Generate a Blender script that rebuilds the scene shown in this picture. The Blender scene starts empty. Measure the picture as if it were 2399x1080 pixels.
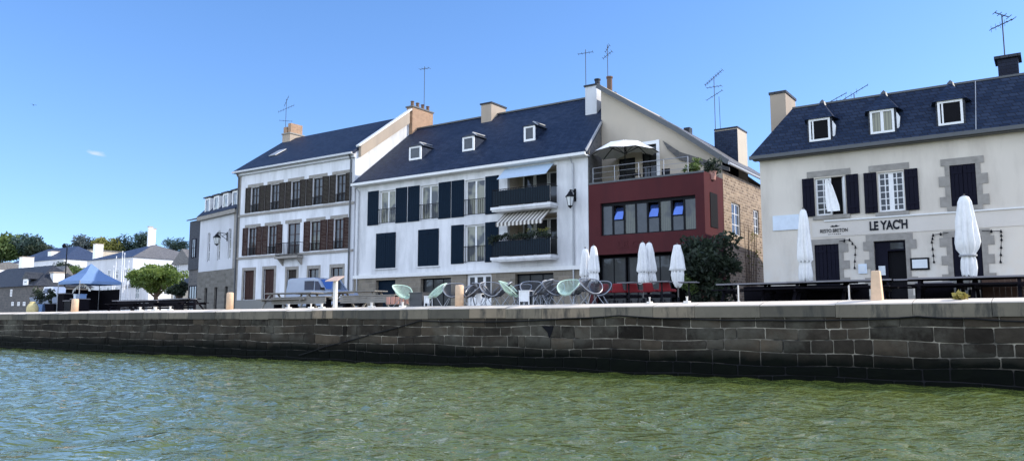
import bpy, math, random
import numpy as np
from mathutils import Vector, Matrix
random.seed(7); RNG = np.random.default_rng(7)
SC = bpy.context.scene; COL = SC.collection
R = math.radians; PI = math.pi

# ------------------------------------------------------------------ survey of the camera (metres, water at z = 0)
FPX = 1850.0; CX, CY = 1199.5, 540.0; TH = math.atan(214 / FPX); YAW = R(34.5); ZC = 1.6
FW = Vector((-math.sin(YAW) * math.cos(TH), math.cos(YAW) * math.cos(TH), math.sin(TH)))
RT = Vector((math.cos(YAW), math.sin(YAW), 0)); UP = RT.cross(FW)
def at(px, py, Y):
    d = FW + RT * ((px - CX) / FPX) + UP * ((CY - py) / FPX); t = Y / d.y
    return d.x * t, ZC + d.z * t
def ax(px, Y): return at(px, 600, Y)[0]
def az(px, py, Y): return at(px, py, Y)[1]
GZ = 2.20      # top of the quay
YQ = 22.6      # face of the quay wall

# ------------------------------------------------------------------ materials
def new_mat(name):
    m = bpy.data.materials.new(name); m.use_nodes = True
    nt = m.node_tree; b = nt.nodes['Principled BSDF']; return m, nt, b
def N(nt, t, **k):
    n = nt.nodes.new(t)
    for a, v in k.items(): setattr(n, a, v)
    return n
def pos(nt, scale=(1, 1, 1), obj=False):
    g = N(nt, 'ShaderNodeNewGeometry'); o = g.outputs['Position']
    mp = N(nt, 'ShaderNodeMapping'); mp.inputs['Scale'].default_value = scale
    nt.links.new(o, mp.inputs['Vector']); return mp.outputs['Vector']
def facade_vec(nt, zs=1.0):
    g = N(nt, 'ShaderNodeNewGeometry'); s = N(nt, 'ShaderNodeSeparateXYZ'); nt.links.new(g.outputs['Position'], s.inputs[0])
    a = N(nt, 'ShaderNodeMath', operation='ADD'); nt.links.new(s.outputs[0], a.inputs[0]); nt.links.new(s.outputs[1], a.inputs[1])
    z = N(nt, 'ShaderNodeMath', operation='MULTIPLY'); nt.links.new(s.outputs[2], z.inputs[0]); z.inputs[1].default_value = zs
    c = N(nt, 'ShaderNodeCombineXYZ'); nt.links.new(a.outputs[0], c.inputs[0]); nt.links.new(z.outputs[0], c.inputs[1]); return c.outputs[0]
def noise(nt, vec, scale, detail=4, rough=.55):
    n = N(nt, 'ShaderNodeTexNoise'); n.inputs['Scale'].default_value = scale
    n.inputs['Detail'].default_value = detail; n.inputs['Roughness'].default_value = rough
    nt.links.new(vec, n.inputs['Vector']); return n.outputs['Fac']
def ramp(nt, fac, stops):
    r = N(nt, 'ShaderNodeValToRGB'); e = r.color_ramp.elements
    while len(e) < len(stops): e.new(.5)
    for el, (p, c) in zip(e, stops):
        el.position = p; el.color = (c[0], c[1], c[2], 1) if isinstance(c, (tuple, list)) else (c, c, c, 1)
    nt.links.new(fac, r.inputs[0]); return r.outputs[0]
def mix(nt, a, b, fac, mode='MIX'):
    m = N(nt, 'ShaderNodeMix', data_type='RGBA', blend_type=mode)
    for s, v in ((m.inputs[0], fac), (m.inputs[6], a), (m.inputs[7], b)):
        if hasattr(v, 'links') or hasattr(v, 'is_output'): nt.links.new(v, s)
        elif isinstance(v, (int, float)): s.default_value = v
        else: s.default_value = (v[0], v[1], v[2], 1)
    return m.outputs[2]
def bump(nt, b, h, strength=.3, dist=.02):
    n = N(nt, 'ShaderNodeBump'); n.inputs['Strength'].default_value = strength; n.inputs['Distance'].default_value = dist
    nt.links.new(h, n.inputs['Height']); nt.links.new(n.outputs[0], b.inputs['Normal'])
def plain(name, col, rough=.6, metal=0.0, var=.12, scale=6.0, spec=None, bmp=0):
    m, nt, b = new_mat(name)
    f = noise(nt, pos(nt), scale)
    c = mix(nt, [x * (1 - var) for x in col], [min(1, x * (1 + var)) for x in col], f)
    nt.links.new(c, b.inputs['Base Color']); b.inputs['Roughness'].default_value = rough; b.inputs['Metallic'].default_value = metal
    b.inputs['Specular IOR Level'].default_value = .2 if spec is None else spec
    if bmp: bump(nt, b, f, bmp, .02)
    return m
def plaster(name, col, stain=(.30, .31, .30), amount=.35, low=None):
    m, nt, b = new_mat(name)
    v = pos(nt, (1, 1, .22)); f1 = noise(nt, v, 1.3, 6, .65); f2 = noise(nt, pos(nt), .35, 3); f3 = noise(nt, pos(nt), 22, 3)
    c = mix(nt, col, [col[i] * .86 for i in range(3)], ramp(nt, f2, [(.35, 0.0), (.7, 1.0)]))
    c = mix(nt, c, stain, mix(nt, (0, 0, 0), (amount,) * 3, ramp(nt, f1, [(.44, 0.0), (.72, 1.0)])))
    if low:      # damp, patchy lower part of a wall
        g = N(nt, 'ShaderNodeNewGeometry'); s = N(nt, 'ShaderNodeSeparateXYZ'); nt.links.new(g.outputs['Position'], s.inputs[0])
        mr = N(nt, 'ShaderNodeMapRange'); nt.links.new(s.outputs[2], mr.inputs[0])
        mr.inputs[1].default_value = low[0]; mr.inputs[2].default_value = low[1]; mr.inputs[3].default_value = 1; mr.inputs[4].default_value = 0
        k = N(nt, 'ShaderNodeMath', operation='MULTIPLY'); nt.links.new(mr.outputs[0], k.inputs[0]); nt.links.new(ramp(nt, noise(nt, pos(nt), 2.2, 5), [(.4, 0.0), (.6, .8)]), k.inputs[1])
        c = mix(nt, c, low[2], k.outputs[0])
    nt.links.new(c, b.inputs['Base Color']); b.inputs['Roughness'].default_value = .9; b.inputs['Specular IOR Level'].default_value = .15
    bump(nt, b, f3, .25, .01); return m
def masonry(name, c1, c2, mortar, bw=.5, bh=.24, ms=.018, zs=1.0, msm=.3, rough=.85, dark=None):
    m, nt, b = new_mat(name); v = facade_vec(nt, zs)
    wob = N(nt, 'ShaderNodeTexNoise'); wob.inputs['Scale'].default_value = 2.5; nt.links.new(v, wob.inputs['Vector'])
    mx = N(nt, 'ShaderNodeMix', data_type='VECTOR'); mx.inputs[0].default_value = .05 if bw > .3 else .02
    nt.links.new(v, mx.inputs[4]); nt.links.new(wob.outputs['Color'], mx.inputs[5])
    br = N(nt, 'ShaderNodeTexBrick'); nt.links.new(mx.outputs[1], br.inputs['Vector'])
    br.inputs['Scale'].default_value = 1; br.inputs['Brick Width'].default_value = bw; br.inputs['Row Height'].default_value = bh
    br.inputs['Mortar Size'].default_value = ms; br.inputs['Mortar Smooth'].default_value = msm; br.inputs['Bias'].default_value = 0
    br.inputs['Color1'].default_value = (*c1, 1); br.inputs['Color2'].default_value = (*c2, 1); br.inputs['Mortar'].default_value = (*mortar, 1)
    f = noise(nt, pos(nt), 3.5, 6, .7)
    c = mix(nt, br.outputs['Color'], mix(nt, (.45, .45, .45), (1.35, 1.35, 1.35), f), .75, 'MULTIPLY')
    nt.links.new(c, b.inputs['Base Color']); b.inputs['Roughness'].default_value = rough; b.inputs['Specular IOR Level'].default_value = .15
    inv = N(nt, 'ShaderNodeMath', operation='MULTIPLY_ADD'); nt.links.new(br.outputs['Fac'], inv.inputs[0]); inv.inputs[1].default_value = -1
    nt.links.new(noise(nt, pos(nt), 9, 4), inv.inputs[2]); bump(nt, b, inv.outputs[0], .6, .02); return m
def slate(name, c1=(.020, .025, .042), c2=(.036, .042, .064)):
    m = masonry(name, c1, c2, (.012, .014, .022), .26, .17, .012, 1.35, .2, .55)
    return m
def leafmat(name, c1, c2):
    m, nt, b = new_mat(name)
    a = N(nt, 'ShaderNodeAttribute', attribute_name='tint')
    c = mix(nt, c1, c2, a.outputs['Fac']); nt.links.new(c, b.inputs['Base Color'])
    b.inputs['Roughness'].default_value = .6
    tr = N(nt, 'ShaderNodeBsdfTranslucent'); nt.links.new(c, tr.inputs['Color'])
    ms = N(nt, 'ShaderNodeMixShader'); ms.inputs[0].default_value = .4
    nt.links.new(b.outputs[0], ms.inputs[1]); nt.links.new(tr.outputs[0], ms.inputs[2])
    nt.links.new(ms.outputs[0], nt.nodes['Material Output'].inputs['Surface']); return m
def glass(name, base, curtain=None, refl=.12, tint=(.7, .82, 1, 1)):
    m, nt, b = new_mat(name)
    b.inputs['Roughness'].default_value = .55
    if curtain:
        w = N(nt, 'ShaderNodeTexWave', wave_type='BANDS', bands_direction='X'); w.inputs['Scale'].default_value = 3.2; w.inputs['Distortion'].default_value = 2.5
        nt.links.new(pos(nt, (1, 1, .12)), w.inputs['Vector'])
        f = noise(nt, pos(nt), .9, 2)
        c = mix(nt, mix(nt, [x * .55 for x in curtain], curtain, w.outputs['Fac']), base, ramp(nt, f, [(.46, 0.0), (.56, 1.0)]))
    else:
        c = mix(nt, base, [x * 3 for x in base], ramp(nt, noise(nt, pos(nt), 1.4, 3), [(.4, 0.0), (.7, 1.0)]))
    nt.links.new(c, b.inputs['Base Color'])
    gl = N(nt, 'ShaderNodeBsdfGlossy'); gl.inputs['Roughness'].default_value = .03; gl.inputs['Color'].default_value = tint
    bn = N(nt, 'ShaderNodeBump'); bn.inputs['Strength'].default_value = .06; bn.inputs['Distance'].default_value = .05
    nt.links.new(noise(nt, pos(nt), 1.1, 2), bn.inputs['Height']); nt.links.new(bn.outputs[0], gl.inputs['Normal'])
    fr = N(nt, 'ShaderNodeFresnel'); fr.inputs['IOR'].default_value = 1.33
    ad = N(nt, 'ShaderNodeMath', operation='ADD'); nt.links.new(fr.outputs[0], ad.inputs[0]); ad.inputs[1].default_value = refl
    ms = N(nt, 'ShaderNodeMixShader'); nt.links.new(ad.outputs[0], ms.inputs[0]); nt.links.new(b.outputs[0], ms.inputs[1]); nt.links.new(gl.outputs[0], ms.inputs[2])
    nt.links.new(ms.outputs[0], nt.nodes['Material Output'].inputs['Surface']); return m
def striped(name, c1, c2, period, axis='X'):
    m, nt, b = new_mat(name); w = N(nt, 'ShaderNodeTexWave', wave_type='BANDS', bands_direction=axis)
    w.inputs['Scale'].default_value = .314 / period; nt.links.new(pos(nt), w.inputs['Vector'])
    nt.links.new(ramp(nt, w.outputs['Fac'], [(.45, c1), (.55, c2)]), b.inputs['Base Color']); b.inputs['Roughness'].default_value = .8; return m

M = {}
M['white'] = plaster('white_plaster', (.77, .77, .77), (.38, .39, .39), .6)
M['white2'] = plaster('cool_white_plaster', (.77, .78, .80), (.40, .41, .41), .6)
M['cream'] = plaster('aged_cream_plaster', (.68, .62, .53), (.42, .37, .31), .5, (2.2, 4.6, (.66, .65, .60)))
M['beige'] = plaster('beige_plaster', (.53, .46, .365), (.40, .36, .30), .3)
M['bandw'] = plaster('painted_sign_band', (.66, .61, .54), (.5, .48, .45), .3)
M['greyplaster'] = plaster('grey_plaster', (.62, .63, .65), (.4, .4, .4), .4)
M['red'] = plaster('dark_red_render', (.088, .024, .026), (.055, .019, .023), .6)
M['plinth'] = plaster('grey_plinth', (.24, .24, .22), (.2, .2, .2), .4)
M['stone'] = masonry('dressed_granite', (.26, .225, .175), (.19, .17, .135), (.28, .25, .21), .62, .3, .016)
M['rubble'] = masonry('rubble_stone', (.44, .33, .23), (.19, .135, .095), (.46, .38, .29), .30, .15, .03, 1.0, .8)
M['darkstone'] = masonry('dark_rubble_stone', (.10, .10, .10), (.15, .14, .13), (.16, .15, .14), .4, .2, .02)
M['greystone'] = masonry('grey_rubble_stone', (.15, .14, .12), (.21, .195, .17), (.19, .18, .155), .42, .22, .018)
M['trim'] = plain('granite_trim', (.29, .27, .24), .85, var=.35, scale=5, bmp=.4)
M['slate'] = slate('slate_roof', (.013, .024, .052), (.028, .043, .080)); M['slate2'] = slate('weathered_slate_roof', (.035, .04, .05), (.06, .064, .072))
M['slatefar'] = slate('distant_hazed_slate', (.045, .065, .12), (.065, .09, .15)); M['slateh'] = slate('hung_slate_cladding', (.010, .013, .026), (.018, .022, .040))  # far slate lightened and blued, distance haze painted into its colour
M['slatelit'] = slate('pale_sunlit_slate_roof', (.16, .155, .15), (.22, .21, .20))  # pale slate with sunlight on the roof slopes painted into its colour
M['zinc'] = plain('zinc_gutter', (.42, .43, .44), .45, .3, var=.15)
M['dzinc'] = plain('dark_zinc', (.10, .105, .11), .5, .3)
M['gutter'] = plain('white_gutter', (.72, .72, .70), .5)
M['frame'] = plain('white_window_frame', (.80, .80, .79), .45)
M['shut3'] = plain('dark_teal_shutter', (.004, .013, .026), .7, var=.2, spec=.08)
M['shut2'] = plain('brown_shutter', (.040, .033, .028), .7, var=.3, spec=.08)
M['shut2r'] = plain('red_brown_shutter', (.048, .026, .022), .7, var=.3, spec=.08)
M['shut5'] = plain('black_blue_shutter', (.008, .008, .016), .7, var=.2, spec=.08)
M['iron'] = plain('black_iron', (.008, .009, .012), .6, 0, spec=.12)
M['dark'] = plain('dark_interior', (.006, .006, .008), .9)
M['glass'] = glass('dark_window_glass', (.008, .009, .010), None, .0)
M['glassc'] = glass('curtained_window_glass', (.010, .012, .012), (.27, .26, .17), .0)
M['glassb'] = glass('blind_window_glass', (.014, .014, .012), (.085, .085, .05), .0)
M['mirror'] = glass('tilted_sash_glass', (.02, .05, .18), None, .5, (.22, .38, .95, 1))  # blue of the reflected sky painted into the glass colour
M['screen'] = plain('balcony_screen', (.014, .028, .042), .6, var=.2)
M['awnblue'] = plain('pale_blue_awning', (.42, .52, .62), .75)
M['awnstripe'] = striped('striped_awning', (.62, .59, .53), (.13, .115, .10), .26)
M['brickor'] = masonry('orange_brick', (.46, .27, .16), (.36, .21, .125), (.45, .35, .26), .22, .075, .012)
M['chimbeige'] = plaster('chimney_render', (.44, .36, .28), (.3, .26, .22), .5)
M['pot'] = plain('clay_chimney_pot', (.16, .10, .07), .8)
M['alu'] = plain('aerial_aluminium', (.05, .055, .07), .6, 0)
M['canvas'] = plain('white_canvas', (.84, .83, .80), .85, var=.14, scale=9)
M['canvasd'] = plain('grey_canvas_tie', (.40, .40, .40), .85)
M['pole'] = plain('parasol_pole', (.12, .11, .10), .5)
M['mint'] = plain('mint_cord', (.60, .76, .62), .5)
M['blackcord'] = plain('black_cord', (.045, .045, .05), .45, spec=.5)
M['steel'] = plain('grey_steel', (.35, .36, .38), .4, .5)
M['tablewhite'] = plain('white_table_top', (.8, .8, .8), .45)
M['redseat'] = plain('red_upholstery', (.25, .024, .030), .6)
M['timber'] = plain('weathered_timber', (.24, .225, .20), .8, var=.35, scale=3, bmp=.3)
M['tdark'] = plain('dark_stained_timber', (.009, .008, .011), .8, var=.3, spec=.06)
M['tedge'] = plain('worn_table_edge', (.22, .21, .22), .6)
M['brownbench'] = plain('brown_timber_bench', (.085, .05, .035), .7, var=.3)
M['bollard'] = plain('weathered_stone_post', (.72, .50, .33), .85, var=.2, scale=7, bmp=.4)
M['signpost'] = plain('pale_post_paint', (.72, .68, .62), .6)
M['signtop'] = plain('pinkish_lectern_board', (.66, .47, .36), .7)
M['van'] = plain('pale_blue_van_paint', (.27, .32, .41), .3, .0, var=.05, spec=.5)
M['rubber'] = plain('black_rubber', (.012, .012, .012), .8)
M['carglass'] = glass('van_glass', (.006, .010, .028), None, -.01, (.25, .32, .5, 1))
M['tentblue'] = plain('blue_tent_canvas', (.17, .27, .46), .8)
M['bark'] = plain('tree_bark', (.09, .065, .05), .9, var=.3)
M['terracotta'] = plain('pink_terracotta', (.52, .28, .22), .8)
M['paper'] = plain('white_notice_paper', (.66, .70, .72), .6)
M['lampglass'] = plain('frosted_lamp_glass', (.7, .72, .70), .2)
M['ink'] = plain('black_sign_paint', (.010, .012, .018), .7)
M['inkred'] = plain('dark_red_letter_paint', (.07, .014, .016), .7)
M['board'] = plain('pale_blue_blank_board', (.62, .69, .76), .6)
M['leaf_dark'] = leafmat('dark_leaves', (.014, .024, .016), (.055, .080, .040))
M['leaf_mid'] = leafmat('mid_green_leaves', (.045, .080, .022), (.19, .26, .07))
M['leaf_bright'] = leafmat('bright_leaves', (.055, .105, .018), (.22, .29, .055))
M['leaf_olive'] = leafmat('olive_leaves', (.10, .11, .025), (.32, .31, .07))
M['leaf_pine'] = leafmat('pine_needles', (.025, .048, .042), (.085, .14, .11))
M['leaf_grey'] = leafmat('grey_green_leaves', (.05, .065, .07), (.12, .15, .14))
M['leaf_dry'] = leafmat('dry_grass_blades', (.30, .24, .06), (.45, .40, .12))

# ------------------------------------------------------------------ mesh builder and scene tree
OFF = {}
class MB:
    def __init__(s): s.v = []; s.f = []
    def add(s, vs, fs):
        k = len(s.v); s.v += [tuple(v) for v in vs]; s.f += [tuple(i + k for i in f) for f in fs]; return s
    def box(s, x0, x1, y0, y1, z0, z1):
        if x0 > x1: x0, x1 = x1, x0
        if y0 > y1: y0, y1 = y1, y0
        if z0 > z1: z0, z1 = z1, z0
        v = [(x, y, z) for z in (z0, z1) for y in (y0, y1) for x in (x0, x1)]
        return s.add(v, [(0, 2, 3, 1), (4, 5, 7, 6), (0, 1, 5, 4), (2, 6, 7, 3), (0, 4, 6, 2), (1, 3, 7, 5)])
    def quad(s, a, b, c, d): return s.add([a, b, c, d], [(0, 1, 2, 3)])
    def poly(s, pts): return s.add(pts, [tuple(range(len(pts)))])
    def slab(s, pts, n):      # polygon extruded by vector n
        k = len(pts); n = Vector(n); q = [tuple(Vector(p) + n) for p in pts]
        fs = [tuple(range(k))[::-1], tuple(range(k, 2 * k))] + [(i, (i + 1) % k, (i + 1) % k + k, i + k) for i in range(k)]
        return s.add(list(pts) + q, fs)
    def bar(s, a, b, w, h=None):
        h = h or w; a = Vector(a); b = Vector(b); d = (b - a)
        if d.length < 1e-6: return s
        d.normalize(); t = Vector((0, 0, 1)) if abs(d.z) < .95 else Vector((1, 0, 0))
        u = d.cross(t).normalized() * (w / 2); v = u.cross(d).normalized() * (h / 2)
        vs = [p + i * u + j * v for p in (a, b) for i, j in ((-1, -1), (1, -1), (1, 1), (-1, 1))]
        return s.add(vs, [(0, 3, 2, 1), (4, 5, 6, 7)] + [(i, (i + 1) % 4, (i + 1) % 4 + 4, i + 4) for i in range(4)])
    def tube(s, pts, r, n=6, r2=None):
        pts = [Vector(p) for p in pts]; k0 = len(s.v); m = len(pts)
        for i, p in enumerate(pts):
            d = (pts[min(i + 1, m - 1)] - pts[max(i - 1, 0)]).normalized()
            t = Vector((0, 0, 1)) if abs(d.z) < .9 else Vector((1, 0, 0))
            u = d.cross(t).normalized(); v = d.cross(u).normalized()
            rr = r if r2 is None else r + (r2 - r) * i / max(1, m - 1)
            for j in range(n):
                a = 2 * PI * j / n; s.v.append(tuple(p + u * math.cos(a) * rr + v * math.sin(a) * rr))
        for i in range(m - 1):
            for j in range(n):
                s.f.append((k0 + i * n + j, k0 + i * n + (j + 1) % n, k0 + (i + 1) * n + (j + 1) % n, k0 + (i + 1) * n + j))
        s.f.append(tuple(k0 + j for j in range(n))[::-1]); s.f.append(tuple(k0 + (m - 1) * n + j for j in range(n))); return s
    def lathe(s, prof, c=(0, 0, 0), n=12, fold=0, nf=8, seed=0):
        k0 = len(s.v); m = len(prof)
        for i, (r, z) in enumerate(prof):
            for j in range(n):
                a = 2 * PI * j / n; rr = r * (1 + fold * math.cos(nf * a + seed + i * .12))
                s.v.append((c[0] + rr * math.cos(a), c[1] + rr * math.sin(a), c[2] + z))
        for i in range(m - 1):
            for j in range(n):
                s.f.append((k0 + i * n + j, k0 + i * n + (j + 1) % n, k0 + (i + 1) * n + (j + 1) % n, k0 + (i + 1) * n + j))
        s.f.append(tuple(k0 + j for j in range(n))[::-1]); s.f.append(tuple(k0 + (m - 1) * n + j for j in range(n))); return s
    def build(s, name, mat, parent=None, smooth=False, tint=None, bevel=0):
        me = bpy.data.meshes.new(name); o = OFF.get(parent.name, (0, 0, 0)) if parent else (0, 0, 0)
        me.from_pydata([(x - o[0], y - o[1], z - o[2]) for x, y, z in s.v], [], s.f); me.update()
        if smooth: me.polygons.foreach_set('use_smooth', [True] * len(me.polygons))
        if tint is not None:
            a = me.attributes.new('tint', 'FLOAT', 'FACE'); a.data.foreach_set('value', tint)
        me.materials.append(M[mat] if isinstance(mat, str) else mat)
        ob = bpy.data.objects.new(name, me); COL.objects.link(ob)
        if parent: ob.parent = parent; OFF[ob.name] = o
        if bevel:
            bv = ob.modifiers.new('bevel', 'BEVEL'); bv.width = bevel; bv.segments = 2; bv.limit_method = 'ANGLE'
        return ob
def tag(o, label=None, cat=None, group=None, kind=None):
    for k, v in (('label', label), ('category', cat), ('group', group), ('kind', kind)):
        if v: o[k] = v
    return o
def thing(name, label, cat, loc=(0, 0, 0), rz=0, group=None, local=False):
    o = bpy.data.objects.new(name, None); COL.objects.link(o); o.location = loc; o.rotation_euler = (0, 0, rz); o.empty_display_size = .3
    if not local: OFF[o.name] = tuple(loc)
    return tag(o, label, cat, group)
def copy_tree(o, parent=None):
    c = o.copy(); COL.objects.link(c)
    if parent: c.parent = parent
    for ch in list(o.children): copy_tree(ch, c)
    return c
def place(proto, first, loc, rz, label, group=None):
    o = proto if first else copy_tree(proto)
    o.location = loc; o.rotation_euler = (0, 0, rz); tag(o, label, None, group); return o

# ------------------------------------------------------------------ architecture helpers (facades parallel to X unless local)
def wall_face(mb, x0, x1, z0, z1, y, ops, d=.28):
    xs = sorted(set([x0, x1] + [v for o in ops for v in (o[0], o[1])])); zs = sorted(set([z0, z1] + [v for o in ops for v in (o[2], o[3])]))
    xs = [x for x in xs if x0 - 1e-6 <= x <= x1 + 1e-6]; zs = [z for z in zs if z0 - 1e-6 <= z <= z1 + 1e-6]
    for i in range(len(xs) - 1):
        for j in range(len(zs) - 1):
            cx = (xs[i] + xs[i + 1]) / 2; cz = (zs[j] + zs[j + 1]) / 2
            if any(o[0] < cx < o[1] and o[2] < cz < o[3] for o in ops): continue
            mb.quad((xs[i], y, zs[j]), (xs[i + 1], y, zs[j]), (xs[i + 1], y, zs[j + 1]), (xs[i], y, zs[j + 1]))
    for (a, b, c, e) in ops:
        y2 = y + d
        mb.quad((a, y, c), (a, y, e), (a, y2, e), (a, y2, c)); mb.quad((b, y, c), (b, y2, c), (b, y2, e), (b, y, e))
        mb.quad((a, y, e), (b, y, e), (b, y2, e), (a, y2, e)); mb.quad((a, y, c), (a, y2, c), (b, y2, c), (b, y, c))
def window(parent, x0, x1, z0, z1, y, cols=2, rows=1, fw=.06, glassm='glass', framem='frame', name='window', mw=None, midw=None):
    mb = MB(); mw = mw or fw * .7
    mb.box(x0, x1, y, y + .07, z1 - fw, z1); mb.box(x0, x1, y, y + .07, z0, z0 + fw)
    mb.box(x0, x0 + fw, y, y + .07, z0 + fw, z1 - fw); mb.box(x1 - fw, x1, y, y + .07, z0 + fw, z1 - fw)
    for i in range(1, cols):
        x = x0 + (x1 - x0) * i / cols; w = midw if (midw and i * 2 == cols) else mw
        mb.box(x - w / 2, x + w / 2, y + .008, y + .06, z0 + fw, z1 - fw)
    for j in range(1, rows):
        z = z0 + (z1 - z0) * j / rows; mb.box(x0 + fw, x1 - fw, y + .016, y + .052, z - mw / 2, z + mw / 2)
    w = mb.build(name, framem, parent)
    MB().box(x0 + .01, x1 - .01, y + .035, y + .045, z0 + .01, z1 - .01).build('pane', glassm, w); return w
def shutter(parent, x0, x1, z0, z1, y, mat, louv=False, t=.045):
    mb = MB(); yy = y - t
    if louv:
        f = .07; mb.box(x0, x0 + f, yy, y, z0, z1); mb.box(x1 - f, x1, yy, y, z0, z1)
        for zz in (z0, (z0 + z1) / 2, z1): mb.box(x0 + f, x1 - f, yy + .004, y, max(z0, zz - f / 2), min(z1, zz + f / 2))
        n = int((z1 - z0) / .09)
        for i in range(n):
            z = z0 + (z1 - z0) * (i + .5) / n
            mb.add([(x0 + f, yy + .03, z + .04), (x1 - f, yy + .03, z + .04), (x1 - f, yy + .008, z - .04), (x0 + f, yy + .008, z - .04)], [(0, 3, 2, 1)])
    else:
        n = max(3, int((x1 - x0) / .16)); w = (x1 - x0) / n
        for i in range(n): mb.box(x0 + i * w + .006, x0 + (i + 1) * w - .006, yy, y - .006, z0, z1)
        mb.box(x0, x1, y - .006, y, z0, z1)
        for zz in (z0 + .25, z1 - .25): mb.box(x0 + .02, x1 - .02, yy - .016, yy, zz - .05, zz + .05)
    return mb.build('shutter', mat, parent)
def surround(parent, x0, x1, z0, z1, y, w=.16, mat='trim', quoin=0, sill=True, lint=.24):
    mb = MB(); p = .025
    mb.box(x0 - w - (.12 if quoin else 0), x1 + w + (.12 if quoin else 0), y - p, y + .05, z1, z1 + lint)
    if sill: mb.box(x0 - w, x1 + w, y - p - .05, y + .05, z0 - .16, z0)
    n = max(1, round((z1 - z0) / .34)) if quoin else 1; h = (z1 - z0) / n
    for i in range(n):
        e = (quoin if i % 2 == 0 else 0) + random.uniform(0, .04) * bool(quoin)
        mb.box(x0 - w - e, x0, y - p, y + .05, z0 + i * h + .002, z0 + (i + 1) * h - .002); mb.box(x1, x1 + w + e, y - p, y + .05, z0 + i * h + .002, z0 + (i + 1) * h - .002)
    return mb.build('window_surround', mat, parent)
def railing(parent, x0, x1, z0, z1, y, n, name='railing', mat='iron', r=.012, ends=None):
    mb = MB(); mb.box(x0, x1, y - .02, y + .02, z1 - .035, z1); mb.box(x0, x1, y - .015, y + .015, z0 + .05, z0 + .08)
    for i in range(n + 1):
        x = x0 + (x1 - x0) * i / n; mb.box(x - r, x + r, y - r, y + r, z0 + .08, z1 - .035)
    if ends:
        for x in (x0, x1): mb.box(x - .02, x + .02, y + .02, ends, z1 - .035, z1); mb.box(x - .015, x + .015, y + .02, ends, z0 + .05, z0 + .08)
    return mb.build(name, mat, parent)
def aerial(parent, x, y, z0, z1, els, tilt=0.0, rz=.6):
    mb = MB(); mb.tube([(x, y, z0), (x, y, z1)], .022, 5)
    for (zz, L, n, w, ti) in els:
        c, s_ = math.cos(rz), math.sin(rz); ct, st = math.cos(ti), math.sin(ti)
        a = Vector((x - c * ct * L / 2, y - s_ * ct * L / 2, zz - st * L / 2)); b = Vector((x + c * ct * L / 2, y + s_ * ct * L / 2, zz + st * L / 2))
        mb.bar(a, b, .025)
        for i in range(n):
            p = a.lerp(b, i / max(1, n - 1)); ww = w * (.75 + .25 * i / n)
            mb.bar(p + Vector((s_, -c, 0)) * ww / 2, p - Vector((s_, -c, 0)) * ww / 2, .016)
            if n > 5 and i < n - 2: mb.bar(p + Vector((0, 0, .12)), p - Vector((0, 0, .12)), .012)
    return mb.build('aerial', 'alu', parent)
def chimney(parent, x0, x1, y0, y1, z0, z1, mat, cap='trim', pots=0, potm='pot', capw=.07):
    c = MB().box(x0, x1, y0, y1, z0, z1).build('chimney', mat, parent)
    MB().box(x0 - capw, x1 + capw, y0 - capw, y1 + capw, z1, z1 + .1).build('chimney_cap', cap, c)
    for i in range(pots):
        t = (i + .5) / pots; px, py = (x0 + x1) / 2, y0 + (y1 - y0) * t
        MB().lathe([(.15, 0), (.13, .1), (.11, .34), (.14, .36), (.14, .42), (.09, .43)], (px, py, z1 + .1), 10).build('chimney_pot', potm, c)
    return c
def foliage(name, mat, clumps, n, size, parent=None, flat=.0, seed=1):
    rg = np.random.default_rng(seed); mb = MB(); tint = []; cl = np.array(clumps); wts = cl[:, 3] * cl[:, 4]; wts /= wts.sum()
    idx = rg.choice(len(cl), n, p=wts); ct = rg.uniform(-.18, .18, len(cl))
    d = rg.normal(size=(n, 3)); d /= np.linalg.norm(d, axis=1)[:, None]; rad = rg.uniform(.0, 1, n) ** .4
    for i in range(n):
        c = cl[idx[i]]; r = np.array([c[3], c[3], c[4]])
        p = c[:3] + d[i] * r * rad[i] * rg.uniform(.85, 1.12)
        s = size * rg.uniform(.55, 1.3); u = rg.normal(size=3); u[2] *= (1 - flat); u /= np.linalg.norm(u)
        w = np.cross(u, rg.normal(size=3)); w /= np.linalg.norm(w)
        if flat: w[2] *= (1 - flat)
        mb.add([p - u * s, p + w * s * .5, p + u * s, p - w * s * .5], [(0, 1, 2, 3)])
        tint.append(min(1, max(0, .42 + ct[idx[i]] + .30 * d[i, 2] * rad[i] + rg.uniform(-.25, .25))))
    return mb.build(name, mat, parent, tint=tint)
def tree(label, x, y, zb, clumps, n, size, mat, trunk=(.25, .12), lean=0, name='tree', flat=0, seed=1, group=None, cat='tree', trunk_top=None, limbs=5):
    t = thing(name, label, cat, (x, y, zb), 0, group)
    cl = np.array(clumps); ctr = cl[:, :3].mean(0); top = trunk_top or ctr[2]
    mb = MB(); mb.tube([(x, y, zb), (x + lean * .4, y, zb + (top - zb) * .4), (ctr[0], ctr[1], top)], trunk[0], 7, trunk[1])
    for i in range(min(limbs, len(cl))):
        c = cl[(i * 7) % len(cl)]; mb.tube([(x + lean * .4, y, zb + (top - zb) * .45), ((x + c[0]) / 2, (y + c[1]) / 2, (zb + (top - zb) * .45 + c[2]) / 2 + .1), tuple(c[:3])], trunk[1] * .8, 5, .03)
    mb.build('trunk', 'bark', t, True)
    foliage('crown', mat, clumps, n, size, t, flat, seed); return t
def blob(cx, cy, cz, rx, ry, rz, k, r, seed, top=True):
    rg = np.random.default_rng(seed); out = []
    for i in range(k):
        d = rg.normal(size=3); d /= np.linalg.norm(d); q = rg.uniform(.25, .9)
        rr = r * rg.uniform(.6, 1.25); out.append((cx + d[0] * rx * q, cy + d[1] * ry * q, cz + d[2] * rz * q, rr, rr * .8))
    return out
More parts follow.
